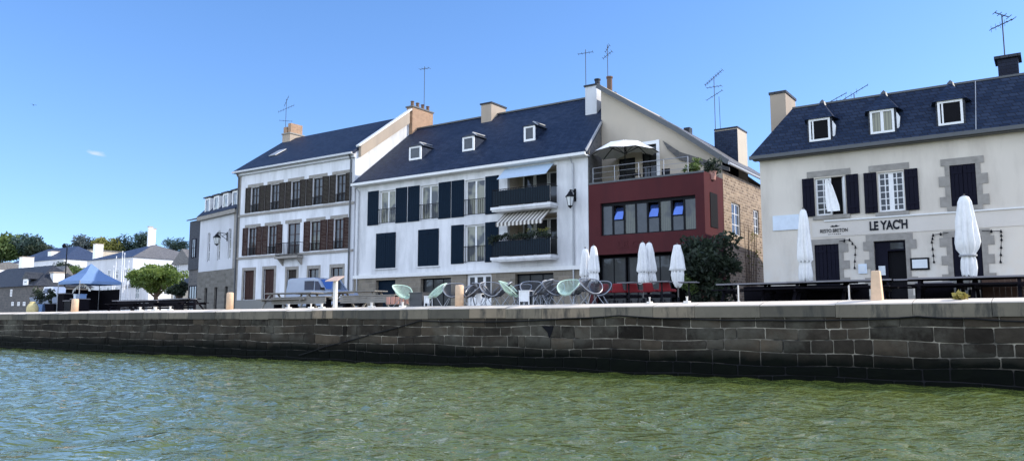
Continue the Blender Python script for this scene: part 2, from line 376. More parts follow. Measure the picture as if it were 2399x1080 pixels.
def text_mesh(parent, s, x, z, y, height, width, mat, bold=.0, name='lettering'):
    cu = bpy.data.curves.new('text', 'FONT'); cu.body = s; cu.size = 1; cu.extrude = .012; cu.offset = bold
    o = bpy.data.objects.new('text', cu); COL.objects.link(o); bpy.context.view_layer.update()
    me = bpy.data.meshes.new_from_object(o.evaluated_get(bpy.context.evaluated_depsgraph_get())); bpy.data.objects.remove(o); bpy.data.curves.remove(cu)
    vs = np.array([v.co[:] for v in me.vertices]); fs = [tuple(p.vertices) for p in me.polygons]
    mn, mx = vs.min(0), vs.max(0); mb = MB()
    vv = [(x + (v[0] - mn[0]) / (mx[0] - mn[0]) * width, y - v[2], z + (v[1] - mn[1]) / (mx[1] - mn[1]) * height) for v in vs]
    mb.add(vv, fs); bpy.data.meshes.remove(me); return mb.build(name, mat, parent)

# ================================================================== SETTING
# --- water
def make_water():
    m, nt, b = new_mat('green_harbour_water')
    g = N(nt, 'ShaderNodeNewGeometry')
    v = pos(nt, (.55, 1.0, 1)); f = noise(nt, v, .22, 3)
    c = mix(nt, (.078, .104, .017), (.132, .156, .034), f)
    nt.links.new(c, b.inputs['Base Color']); b.inputs['Roughness'].default_value = .04; b.inputs['IOR'].default_value = 1.6
    wv = N(nt, 'ShaderNodeMapping'); wv.inputs['Rotation'].default_value = (0, 0, -R(28)); wv.inputs['Scale'].default_value = (1, 1, 1); nt.links.new(pos(nt), wv.inputs['Vector'])
    w2 = N(nt, 'ShaderNodeMapping'); w2.inputs['Scale'].default_value = (.75, 1.25, 1); nt.links.new(wv.outputs[0], w2.inputs['Vector'])
    n1 = noise(nt, w2.outputs[0], 2.3, 3, .5); n2 = noise(nt, w2.outputs[0], 6.5, 2, .5)
    a = N(nt, 'ShaderNodeMath', operation='MULTIPLY_ADD'); nt.links.new(n2, a.inputs[0]); a.inputs[1].default_value = .45; nt.links.new(n1, a.inputs[2])
    bump(nt, b, a.outputs[0], 1.0, .125); M['water'] = m
    xs = np.concatenate([np.arange(-150, -60, .6), np.arange(-60, -30, .28), np.arange(-30, 14, .14)]); ys = np.concatenate([np.arange(-8, 6, .4), np.arange(6, YQ + .45, .14)])
    X, Y = np.meshgrid(xs, ys); Z = np.zeros_like(X); rg = np.random.default_rng(3)
    for i in range(60):
        L = .30 * (2.2 / .30) ** rg.random(); th = R(68) + rg.normal() * .5; k = 2 * PI / L
        amp = .0047 * L ** .9 * rg.uniform(.4, 1.3)
        ph = k * (X * math.cos(th) + Y * math.sin(th)) + rg.uniform(0, 6.3)
        ph = ph + .6 * np.sin(X * .35 + i) + .5 * np.sin(Y * .5 - 1.7 * i); s = np.sin(ph); Z += amp * (s + .3 * np.cos(2 * ph))
    nx, ny = len(xs), len(ys); V = np.stack([X, Y, Z], -1).reshape(-1, 3)
    I = np.arange(nx * ny).reshape(ny, nx); F = np.stack([I[:-1, :-1], I[:-1, 1:], I[1:, 1:], I[1:, :-1]], -1).reshape(-1, 4)
    far = np.array([(-900, -900, -.12), (900, -900, -.12), (900, YQ + .2, -.12), (-900, YQ + .2, -.12)])
    V = np.concatenate([V, far]); F = np.concatenate([F, [[nx * ny, nx * ny + 1, nx * ny + 2, nx * ny + 3]]])
    me = bpy.data.meshes.new('water'); me.vertices.add(len(V)); me.vertices.foreach_set('co', V.ravel())
    me.loops.add(F.size); me.loops.foreach_set('vertex_index', F.ravel().astype(np.int32)); me.polygons.add(len(F))
    me.polygons.foreach_set('loop_start', np.arange(0, F.size, 4, dtype=np.int32)); me.polygons.foreach_set('loop_total', np.full(len(F), 4, dtype=np.int32))
    me.polygons.foreach_set('use_smooth', [True] * len(F)); me.update(); me.validate(); me.materials.append(m)
    o = bpy.data.objects.new('water', me); COL.objects.link(o); tag(o, kind='structure')
make_water()

# --- quay paving: sloping lip at the edge, then the level quay to the horizon
m, nt, b = new_mat('quay_paving'); f = noise(nt, pos(nt), .8, 6, .6); f2 = noise(nt, pos(nt), 14, 3)
c = mix(nt, (.42, .38, .32), (.32, .29, .24), f); c = mix(nt, c, (.42, .38, .32), ramp(nt, f2, [(.5, 0.0), (.75, .6)]))
nt.links.new(c, b.inputs['Base Color']); b.inputs['Roughness'].default_value = .9; bump(nt, b, f2, .3, .01); M['paving'] = m
g = MB(); g.quad((-900, YQ + .72, GZ), (900, YQ + .72, GZ), (900, 1500, GZ), (-900, 1500, GZ)); tag(g.build('quay_ground', 'paving'), kind='structure')

# --- quay wall: coping slabs with worn sloping tops over irregular ashlar courses
def make_wall():
    m, nt, b = new_mat('quay_ashlar'); a = N(nt, 'ShaderNodeAttribute', attribute_name='tint')
    s = N(nt, 'ShaderNodeSeparateXYZ'); gp = N(nt, 'ShaderNodeNewGeometry'); nt.links.new(gp.outputs['Position'], s.inputs[0])
    f = noise(nt, pos(nt), 2.6, 6, .7); f2 = noise(nt, pos(nt, (.6, 1, .5)), 1.0, 6, .68)
    c = ramp(nt, a.outputs['Fac'], [(0, (.015, .013, .011)), (.5, (.042, .036, .029)), (1, (.11, .088, .064))])
    c = mix(nt, c, mix(nt, (.15, .15, .15), (1.95, 1.85, 1.7), f), .85, 'MULTIPLY')
    c = mix(nt, c, (.115, .108, .085), ramp(nt, f2, [(.50, 0.0), (.68, .75)]))
    wet = N(nt, 'ShaderNodeMath', operation='MULTIPLY_ADD'); nt.links.new(f2, wet.inputs[0]); wet.inputs[1].default_value = -.75; nt.links.new(s.outputs[2], wet.inputs[2])
    c = mix(nt, mix(nt, (.0015, .002, .003), (.006, .008, .004), f), c, ramp(nt, wet.outputs[0], [(.10, 0.0), (.55, 1.0)]))
    nt.links.new(c, b.inputs['Base Color']); b.inputs['Specular IOR Level'].default_value = .06; b.inputs['Roughness'].default_value = .8; bump(nt, b, f, .7, .03); M['ashlar'] = m
    m, nt, b = new_mat('quay_mortar'); s = N(nt, 'ShaderNodeSeparateXYZ'); gp = N(nt, 'ShaderNodeNewGeometry'); nt.links.new(gp.outputs['Position'], s.inputs[0])
    f = noise(nt, pos(nt), 1.2, 5, .7); wet = N(nt, 'ShaderNodeMath', operation='MULTIPLY_ADD'); nt.links.new(f, wet.inputs[0]); wet.inputs[1].default_value = -.8; nt.links.new(s.outputs[2], wet.inputs[2])
    c = mix(nt, (.03, .028, .024), (.36, .32, .25), ramp(nt, noise(nt, pos(nt), 1.5, 4), [(.36, 0.0), (.58, 1.0)]))
    c = mix(nt, (.003, .003, .004), c, ramp(nt, wet.outputs[0], [(.0, 0.0), (.5, 1.0)]))
    nt.links.new(c, b.inputs['Base Color']); b.inputs['Roughness'].default_value = .9; M['mortar'] = m
    m, nt, b = new_mat('granite_coping'); a = N(nt, 'ShaderNodeAttribute', attribute_name='tint'); f = noise(nt, pos(nt), 1.8, 6, .7); f2 = noise(nt, pos(nt, (1.2, 1, .25)), 2.2, 5, .7)
    c = ramp(nt, a.outputs['Fac'], [(0, (.085, .076, .058)), (.5, (.185, .160, .118)), (1, (.31, .24, .165))])
    c = mix(nt, c, mix(nt, (.5, .5, .5), (1.35, 1.32, 1.25), f), .8, 'MULTIPLY'); c = mix(nt, c, (.045, .043, .036), ramp(nt, f2, [(.50, 0.0), (.64, .85)]))
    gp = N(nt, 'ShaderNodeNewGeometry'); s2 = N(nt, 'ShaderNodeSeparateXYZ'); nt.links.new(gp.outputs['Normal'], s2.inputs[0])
    top = mix(nt, (.86, .75, .60), (.66, .56, .44), f)  # upward faces painted paler, sunlight on the lip put into the colour
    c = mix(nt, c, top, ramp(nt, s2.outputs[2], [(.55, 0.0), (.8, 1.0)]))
    nt.links.new(c, b.inputs['Base Color']); b.inputs['Roughness'].default_value = .88; bump(nt, b, f, .5, .02); M['coping'] = m
    w = thing('quay_wall', 'long granite quay wall with pale coping and dark wet blocks above the water', 'wall', (-25, YQ, 0))
    mb = MB(); mb.quad((-170, YQ + .003, -1), (40, YQ + .003, -1), (40, YQ + .003, 1.78), (-170, YQ + .003, 1.78)); mb.build('mortar_bed', 'mortar', w)
    zc = [1.74, 1.45, 1.09, .75, .42, .10, -.3]; mb = MB(); tint = []; fwob = [lambda x, k=k: (.035 * math.sin(x * .55 + k * 2.1) + .022 * math.sin(x * 1.7 + k)) if 0 < k < 6 else 0 for k in range(7)]
    for i in range(len(zc) - 1):
        x = -170 + random.random()
        while x < 34:
            L = random.choice([.5, .65, .8, .8, .95, 1.15, 1.35]) * random.uniform(.85, 1.15)
            if random.random() < .12: L *= .5
            a0, a1 = x + random.uniform(.004, .013), x + L - random.uniform(.004, .013); yf = YQ - random.uniform(.008, .030)
            r = lambda k=.012: random.uniform(-k, k); u0 = lambda q: zc[i + 1] + fwob[i + 1](q) + random.uniform(.004, .014); u1 = lambda q: zc[i] + fwob[i](q) - random.uniform(.004, .014)
            cs = [random.uniform(.006, .04) for _ in range(4)]; am = (a0 + a1) / 2
            o = [(a0, u0(a0) + cs[0]), (a0 + cs[0], u0(a0)), (am, u0(am) + r(.006)), (a1 - cs[1], u0(a1)), (a1, u0(a1) + cs[1]), (a1 + r(.006), (u0(a1) + u1(a1)) / 2), (a1, u1(a1) - cs[2]), (a1 - cs[2], u1(a1)), (am, u1(am) + r(.006)), (a0 + cs[3], u1(a0)), (a0, u1(a0) - cs[3]), (a0 + r(.006), (u0(a0) + u1(a0)) / 2)]
            mz = sum(q[1] for q in o) / 12; nq = 12; q2 = [(am + (p[0] - am) * (1 - .024 / (a1 - a0)), yf + r(.006), mz + (p[1] - mz) * .93) for p in o]
            mb.add([(p[0], YQ + .01, p[1]) for p in o] + q2 + [(am, yf - .012, mz)], [(12 + k, 12 + (k + 1) % 12, 24) for k in range(12)] + [(k, (k + 1) % 12, (k + 1) % 12 + 12, k + 12) for k in range(12)])
            t = random.gauss(.46 - .08 * (i > 2), .17) - (.25 if x < -30 else 0) * min(1, (-30 - x) / 20 if x < -30 else 0)
            tint += [min(1, max(0, t))] * 24; x += L
    mb.build('ashlar_blocks', 'ashlar', w, tint=tint)
    mb = MB(); tint = []; x = -170
    while x < 34:
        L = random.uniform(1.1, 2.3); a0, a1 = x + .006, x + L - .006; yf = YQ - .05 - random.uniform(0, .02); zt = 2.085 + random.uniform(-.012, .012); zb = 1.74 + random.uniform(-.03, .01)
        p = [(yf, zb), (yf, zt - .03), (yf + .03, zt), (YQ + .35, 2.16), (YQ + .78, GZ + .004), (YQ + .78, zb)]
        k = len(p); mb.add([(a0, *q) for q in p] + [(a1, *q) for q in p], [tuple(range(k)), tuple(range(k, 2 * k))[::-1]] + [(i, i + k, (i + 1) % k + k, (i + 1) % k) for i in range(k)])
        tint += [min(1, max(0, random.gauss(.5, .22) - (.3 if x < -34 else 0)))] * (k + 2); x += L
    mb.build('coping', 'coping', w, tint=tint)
    x, z = at(1283, 775, YQ)
    mb = MB(); mb.slab([(x - .22, YQ - .045, z + .17), (x + .26, YQ - .045, z + .17), (x + .20, YQ - .045, z - .05), (x + .08, YQ - .045, z - .24), (x + .02, YQ - .045, z - .05)], (0, .03, 0)); mb.build('drain_outlet', 'dark', w)
make_wall()
pts = [(700, 832), (760, 812), (880, 780), (985, 751), (1090, 753), (1200, 752), (1320, 746), (1450, 739), (1620, 747), (1800, 750), (1980, 749), (2150, 741), (2280, 746), (2420, 753)]
P3 = [(at(px, py, YQ - .09)[0], YQ - .09, at(px, py, YQ - .09)[1]) for px, py in pts]
sm = []
for i in range(len(P3) - 1):
    for k in range(4):
        t = k / 4; q = Vector(P3[i]).lerp(Vector(P3[i + 1]), t); q.z -= .02 * math.sin(PI * t); sm.append(tuple(q))
sm.append(P3[-1]); tag(MB().tube(sm, .022, 6).build('hanging_cable', 'rubber', smooth=True), 'thin black cable sagging along the quay wall below its coping', 'cable')

# ================================================================== HOUSE WITH TEAL SHUTTERS (centre)
YF = 37.0
def house_centre():
    x0, x1 = -38.05, -20.45; r = thing('white_house', 'long white quayside house with dark teal shutters and two balconies', 'house', ((x0 + x1) / 2, YF, GZ))
    zb, zt = 4.62, 10.78
    wins = [(-35.9, -34.5, 7.85, 10.04), (-32.38, -30.95, 7.85, 10.04), (-28.85, -27.38, 7.85, 10.04), (-28.85, -27.38, 5.05, 7.32)]
    loggia = [(-25.75, -22.42, 8.14, 10.28), (-25.75, -22.42, 5.30, 7.62)]
    mb = MB(); wall_face(mb, x0, x1, zb, zt, YF, wins, .24); 
    mb2 = MB(); wall_face(mb2, x0, x1, zb, zt, YF, wins + loggia, .24)
    mb2.quad((x1, YF, zb), (x1 - .65, YF + 2.75, zb), (x1 - .65, YF + 2.75, zt + 2.0), (x1, YF, zt))
    mb2.quad((x0, YF, GZ), (x0, YF, zt), (x0, 48, zt), (x0, 48, GZ)); mb2.quad((x0, 48, GZ), (x1, 48, GZ), (x1, 48, zt), (x0, 48, zt)); mb2.build('wall', 'white', r)
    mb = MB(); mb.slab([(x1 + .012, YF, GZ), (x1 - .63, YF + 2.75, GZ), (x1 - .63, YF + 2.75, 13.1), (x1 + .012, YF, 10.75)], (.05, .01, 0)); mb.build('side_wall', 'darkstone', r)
    # loggias
    for k, (a, b, c, d) in enumerate(loggia):
        mb = MB(); mb.quad((a, YF + .24, c), (a, YF + 1.15, c), (a, YF + 1.15, d), (a, YF + .24, d)); mb.quad((b, YF + .24, c), (b, YF + .24, d), (b, YF + 1.15, d), (b, YF + 1.15, c))
        mb.quad((a, YF + .24, d), (b, YF + .24, d), (b, YF + 1.15, d), (a, YF + 1.15, d)); mb.quad((a, YF + .24, c), (a, YF + 1.15, c), (b, YF + 1.15, c), (b, YF + .24, c)); mb.quad((a, YF + 1.15, c), (b, YF + 1.15, c), (b, YF + 1.15, d), (a, YF + 1.15, d))
        mb.build('loggia', 'beige', r)
        for (p, q, gm) in ((-25.35, -24.55, 'glassb'), (-24.5, -23.62, 'glass'), (-23.55, -22.65, 'glass')): window(r, p, q, c + .05, d - .15, YF + 1.02, 1, 1, .07, gm)
    for (sz, rz1) in ((7.92, 9.10), (5.06, 6.22)):
        b = MB(); b.box(-26.35, -22.32, YF - .85, YF - .003, sz, sz + .16); b.box(-26.30, -22.37, YF - .78, YF - .003, sz - .09, sz); b.build('balcony_slab', 'white', r)
        q = railing(r, -26.26, -22.4, sz + .16, rz1, YF - .78, 34, 'balcony_railing', 'iron', .011, YF - .003)
        MB().box(-26.22, -22.44, YF - .752, YF - .744, sz + .24, rz1 - .08).build('privacy_screen', 'screen', q)
    # windows, guard rails, shutters
    for i, (a, b, c, d) in enumerate(wins):
        window(r, a, b, c, d, YF + .14, 2, 1, .09, 'glassc', midw=.12)
        railing(r, a - .03, b + .03, c + .02, c + 1.0, YF - .06, 10, 'window_railing', 'iron', .010, YF - .003)
        shutter(r, a - 1.02, a - .06, c, d + .06, YF - .002, 'shut3'); shutter(r, b + .06, b + 1.02, c, d + .06, YF - .002, 'shut3')
    for (a, b) in ((-36.1, -34.4), (-32.5, -30.85)):
        m_ = (a + b) / 2; shutter(r, a, m_ - .006, 5.02, 7.28, YF - .002, 'shut3'); shutter(r, m_ + .006, b, 5.02, 7.28, YF - .002, 'shut3')
        MB().box(a - .1, b + .1, YF - .09, YF, 4.93, 5.0).build('window_sill', 'white', r)
    MB().box(x0, x1 + .0, YF - .14, YF - .003, 4.40, 4.62).build('ledge', 'gutter', r)
    # stone ground floor
    g = [(-36.05, -34.35, GZ, 4.25), (-32.25, -29.85, GZ, 4.25), (-28.7, -26.85, GZ, 4.38), (-25.2, -22.65, GZ, 4.3)]
    mb = MB(); wall_face(mb, x0, x1 + .0, GZ, 4.40, YF - .03, g, .35); mb.build('ground_floor_wall', 'stone', r)
    for (a, b, c, d), mm in zip(g, ('shut3', 'dark', None, 'dark')):
        if mm == 'shut3': shutter(r, a, b, c, d, YF + .26, 'shut3').name = 'garage_door'
        elif mm == 'dark': window(r, a, b, c, d, YF + .22, 3, 1, .08, 'glass', 'iron', name='shop_window')
        else:
            dd = window(r, a, b, c, d, YF + .12, 3, 1, .16, 'glass', 'frame', name='entrance_door', mw=.18); MB().box(a + .1, b - .1, YF + .10, YF + .118, c, c + .85).build('door_panel', 'frame', dd)
    # roof
    e0, e1 = (YF - .42, 10.72), (42.8, 15.62)
    rf = MB(); A = [(x0 + .02, *e0), (x1 + .12, *e0), (x1 - 1.15, *e1), (x0 + .02, *e1)]; rf.slab(A, (0, .12, -.16)); rf.quad((x0 + .02, *e1), (x1 - 1.15, *e1), (x1 - 1.15, 49, 10.7), (x0 + .02, 49, 10.7)); roof = rf.build('roof', 'slate', r)
    MB().bar((x0 + .02, e1[0], e1[1] + .03), (x1 - 1.15, e1[0], e1[1] + .03), .22, .10).build('ridge_cap', 'dzinc', roof)
    MB().bar((x1 + .13, e0[0], e0[1] + .03), (x1 - .55, 39.75, 13.12), .07, .14).build('verge_flashing', 'zinc', roof)
    mb = MB(); mb.box(x0, x1 + .1, YF - .52, YF - .40, 10.52, 10.68); mb.box(x0, x1 + .1, YF - .40, YF - .003, 10.50, 10.56); mb.build('gutter', 'gutter', r)
    for x in (-37.72, -21.35): MB().tube([(x, YF - .4, 10.5), (x, YF - .08, 10.2), (x, YF - .08, GZ)], .05, 8).build('downpipe', 'zinc', r)
    # little dormers
    sl = (e1[1] - e0[1]) / (e1[0] - e0[0])
    for (px0, px1, pyt, pyb) in ((958, 983, 345, 377), (1083, 1109, 322, 356), (1227, 1254, 297, 333)):
        d = FW + RT * ((px0 - CX) / FPX) + UP * ((CY - pyb) / FPX); t = (e0[1] - sl * e0[0] - ZC) / (d.z - sl * d.y); yb = d.y * t - .05
        xa, zb_ = at(px0, pyb, yb); xb = ax(px1, yb); zt_ = az(px0, pyt, yb); dep = (zt_ - zb_) / sl + .1
        D = window(r, xa, xb, zb_, zt_, yb, 1, 1, .13, 'glass', 'frame', 'dormer')
        for xx in (xa, xb - .02): MB().slab([(xx, yb + .08, zb_), (xx, yb + .08, zt_), (xx, yb + dep, zt_)], (.02, 0, 0)).build('dormer_cheek', 'slate', D)
        xm = (xa + xb) / 2; hz = .32; mb = MB(); rid = dep + hz / sl
        mb.add([(xa - .12, yb - .06, zt_ - .02), (xb + .12, yb - .06, zt_ - .02), (xm, yb + .45, zt_ + hz), (xm, yb + rid, zt_ + hz), (xa - .12, yb + dep, zt_ - .02), (xb + .12, yb + dep, zt_ - .02)], [(0, 1, 2), (1, 5, 3, 2), (0, 2, 3, 4), (0, 4, 5, 1)])
        mb.build('dormer_roof', 'slate2', D); MB().bar((xm, yb + .45, zt_ + hz + .02), (xm + .05, yb + rid, zt_ + hz + .02), .10, .05).bar((xb + .14, yb + .1, zt_), (xm + .02, yb + .45, zt_ + hz), .06, .06).build('dormer_flashing', 'zinc', D)
    xa = ax(1132, 42.3); chimney(r, xa, xa + .85, 42.0, 43.7, 14.6, az(1132, 246, 42.0), 'chimbeige', 'slate2')
    # awnings
    a, z_ = -25.9, 10.38
    mb = MB(); mb.slab([(a, YF - .02, 10.36), (-22.6, YF - .02, 10.36), (-22.6, YF - .85, 9.66), (a, YF - .85, 9.66)], (0, 0, .03)); aw = mb.build('plain_awning', 'awnblue', r)
    mb = MB(); mb.slab([(-25.9, YF - .02, 7.78), (-22.75, YF - .02, 7.78), (-22.75, YF - .95, 7.12), (-25.9, YF - .95, 7.12)], (0, 0, .03)); aw = mb.build('striped_awning', 'awnstripe', r)
    mb = MB(); n = 12
    for i in range(n):
        xa = -25.9 + 3.15 * i / n; xb = xa + 3.15 / n; mb.add([(xa, YF - .96, 7.14), (xb, YF - .96, 7.14), (xb, YF - .96, 6.97), ((xa + xb) / 2, YF - .96, 6.92), (xa, YF - .96, 6.97)], [(0, 1, 2, 3, 4)])
    mb.build('valance', 'awnstripe', aw)
    return r
house_centre()
for k, (z, lab, m_, n) in enumerate(((6.3, 'dark flowering plants in boxes along the lower balcony railing', 'leaf_dark', 1100),)):
    t = thing('balcony_plants', lab, 'plant', (-24.3, YF - .6, 6.05)); MB().box(-26.1, -22.6, YF - .72, YF - .52, 5.98, 6.14).build('planter_box', 'iron', t)
    foliage('foliage', m_, [(-26.15 + i * .39, YF - .64 + random.uniform(-.08, .08), 6.34 + random.uniform(-.08, .12), .26, .22) for i in range(10)] + [(-26.25, YF - .8, 6.2, .3, .3)], n, .075, t, seed=5)
    foliage('flowers', 'leaf_olive', [(-23.9 + i * .4, YF - .6, 6.62, .2, .14) for i in range(4)], 140, .05, t, seed=6)

# ================================================================== HOUSE WITH BROWN SHUTTERS
def house_brown():
    x0, x1 = -50.55, -38.12; zt = 12.95; r = thing('brown_shutter_house', 'tall white house with three storeys of brown shutters and grey stone bands', 'house', ((x0 + x1) / 2, YF, GZ))
    y = YF - .05; xl = -52.2
    up = [ax(p, y) for p in (570, 616, 664, 713, 768, 822)]; lo = [ax(p, y) for p in (567, 613, 661, 710, 766, 819)]
    ops = []; units = []
    for i in range(5):
        a, b = up[i], up[i + 1]; w = b - a; o = (a + w * .29, b - w * .30, 9.66, 11.52); ops.append(o); units.append((a, b, o, 'shut2', i))
    for i in range(5):
        a, b = lo[i], lo[i + 1]; w = b - a
        if i == 2: o = (a + w * .22, b - w * .18, 6.20, 8.52)
        else: o = (a + w * .29, b - w * .30, 6.47, 8.50)
        ops.append(o); units.append((a, b, o, 'shut2r', i))
    doors = [(ax(573, y), ax(597, y), 3.22, 5.36), (ax(620, y), ax(644, y), 3.22, 5.38), (ax(674, y), ax(696, y), 3.22, 5.25)]
    gw = [(ax(724, y), ax(748, y), 4.0, 5.22), (ax(777, y), ax(804, y), 4.0, 5.22)]
    mb = MB(); wall_face(mb, x0, x1, 3.2, zt, y, ops + doors + gw, .22)
    mb.quad((x0, y, GZ), (x0, y, zt), (xl, 47.8, zt), (xl, 47.8, GZ)); mb.quad((x1, y, GZ), (x1, 47.8, GZ), (x1, 47.8, zt), (x1, y, zt))
    mb.poly([(x1, y, zt - .02), (x1, y, zt + .1), (x1, 42.2, 16.45), (x1, 47.8, zt), (x1, 47.8, zt - .02)]); mb.poly([(x0, y, zt), (xl + .8, 42.2, 16.45), (xl, 47.8, zt)])
    mb.quad((xl, 47.8, GZ), (xl, 47.8, zt), (x1, 47.8, zt), (x1, 47.8, GZ)); mb.build('wall', 'white2', r)
    MB().box(x0 - .02, x1 + .02, y - .06, y - .003, GZ, 3.2).build('plinth', 'plinth', r)
    for za, zb_ in ((9.40, 9.56), (6.22, 6.38)):
        mb = MB(); mb.box(x0 - .02, x1, y - .09, y - .003, za, zb_); mb.build('string_course', 'trim', r)
    for xx in (x0, x1 - .32): MB().box(xx, xx + .32, y - .03, y - .003, 3.21, 12.5).build('corner_quoin', 'trim' if xx == x0 else 'greyplaster', r)
    for k, (a, b, o, mt, i) in enumerate(units):
        gm = 'glassb' if (mt == 'shut2r' and i == 3) else 'glass'
        window(r, *o, y + .1, 2, 3, .06, gm, 'shut2' if k < 5 else mt, midw=.1)
        mb = MB(); mb.box(a + .25, b - .25, y - .03, y - .003, o[3] + .03, o[3] + .26); mb.build('lintel', 'trim', r)
        if not (mt == 'shut2r' and i == 2):
            shutter(r, a + .03, o[0] - .03, o[2], o[3] + .04, y - .012, mt, True); shutter(r, o[1] + .03, b - .05, o[2], o[3] + .04, y - .012, mt, True)
            railing(r, o[0], o[1], o[2], o[2] + .55, y - .04, 7, 'window_railing', 'iron', .012)
        else:
            MB().box(a - .1, b + .05, y - .62, y - .003, 6.02, 6.16).build('balcony_slab', 'trim', r); railing(r, a - .05, b, 6.16, 7.12, y - .56, 16, 'balcony_railing', 'iron', .013, y - .003)
            for xx in (a + .05, b - .2): MB().slab([(xx, y - .5, 6.02), (xx, y - .003, 6.02), (xx, y - .003, 5.55)], (.14, 0, 0)).build('bracket', 'trim', r)
    for i, d in enumerate(doors):
        surround(r, *d, y, .2, sill=False, lint=.22); mb = MB(); mb.box(d[0], d[1], y + .12, y + .17, d[2], d[3])
        for k in (0, 1):
            xa = d[0] + .08 + k * (d[1] - d[0] - .16) / 2; xb = xa + (d[1] - d[0] - .16) / 2 - .04
            for (za, zb_) in ((d[2] + .15, d[2] + .85), (d[2] + 1.0, d[3] - .12)): mb.box(xa, xb, y + .10, y + .119, za, zb_)
        mb.build('door', 'shut2r' if i < 2 else 'shut2', r)
    for g in gw:
        surround(r, *g, y, .16); window(r, *g, y + .1, 2, 2, .06, 'glass', 'shut2r')
    e0, e1 = (YF - .40, 12.90), (42.2, 16.55); z_ = .0
    rf = MB(); rf.slab([(x0 - .3, *e0), (x1 + .02, *e0), (x1 + .02, *e1), (xl + .6, *e1)], (0, .1, -.16)); rf.quad((xl + .6, *e1), (x1 + .02, *e1), (x1 + .02, 48.2, 12.9), (xl - .3, 48.2, 12.9)); roof = rf.build('roof', 'slate', r)
    mb = MB(); mb.box(x0 - .3, x1 + .02, YF - .50, YF - .37, 12.74, 12.87); mb.box(x0 - .2, x1, YF - .37, y - .003, 12.72, 12.80); mb.box(x0 - .1, x1, YF - .22, y - .003, 12.55, 12.72); mb.build('cornice', 'zinc', r)
    # raised gable parapet, its sunlit coping and the brick stack at its top
    mb = MB(); mb.slab([(x1 + .025, YF + .2, 12.6), (x1 + .025, 42.0, 15.9), (x1 + .025, 42.0, 16.85), (x1 + .025, YF + .2, 13.35)], (.22, 0, 0)); mb.build('gable_parapet', 'chimbeige', r)
    MB().bar((x1 + .13, YF + .0, 13.32), (x1 + .13, 42.2, 17.0), .34, .10).build('parapet_coping', 'gutter', r)
    mb = MB(); mb.poly([(x1 + .004, YF + .2, 11.2), (x1 + .004, 47.5, 11.2), (x1 + .004, 47.5, 13), (x1 + .004, 42.2, 16.3), (x1 + .004, YF + .2, 13)]); mb.build('gable_wall', 'white', r)
    chimney(r, x1 - .25, x1 + .32, 42.2, 44.5, 14.5, az(960, 252, 42.2), 'brickor', 'dzinc', 4)
    xa = ax(652, 41.6); chimney(r, xa, xa + .95, 41.6, 43.0, 14.8, az(655, 318, 41.6), 'chimbeige', 'trim', 0)
    mb = MB(); zt2 = az(655, 318, 41.6) + .1; mb.box(xa + .0, xa + .42, 41.7, 42.9, zt2, zt2 + .55); mb.box(xa + .55, xa + .9, 41.7, 42.9, zt2, zt2 + .8); mb.build('chimney_pot', 'brickor', r)
    aerial(r, xa - .5, 42.3, 15.6, az(640, 240, 42.3), [(az(640, 262, 42.3), 1.4, 7, .7, .5), (az(640, 290, 42.3), 1.0, 4, .5, 0), (az(640, 245, 42.3), .9, 5, .9, 1.2)], rz=.9)
    z1 = az(988, 252, 43.6); aerial(r, ax(989, 43.6), 43.6, z1, az(989, 158, 43.6), [(az(989, 163, 43.6), .8, 4, .5, 0)], rz=.2)
    x_, z_ = at(655, 366, 39.2); sk = MB(); zz = e0[1] + (39.0 - e0[0]) * (e1[1] - e0[1]) / (e1[0] - e0[0]); sk.slab([(x_ - .4, 38.5, zz - .32 + .05), (x_ + .4, 38.5, zz - .32 + .05), (x_ + .4, 39.5, zz + .32 + .05), (x_ - .4, 39.5, zz + .32 + .05)], (0, -.03, .05)); sk.build('skylight', 'zinc', r)
    for x in (x1 + .05 - .38, x0 + .12): MB().tube([(x, y - .3, 12.75), (x, y - .1, 12.4), (x, y - .1, GZ)], .055, 8).build('downpipe', 'dzinc', r)
    return r
house_brown()

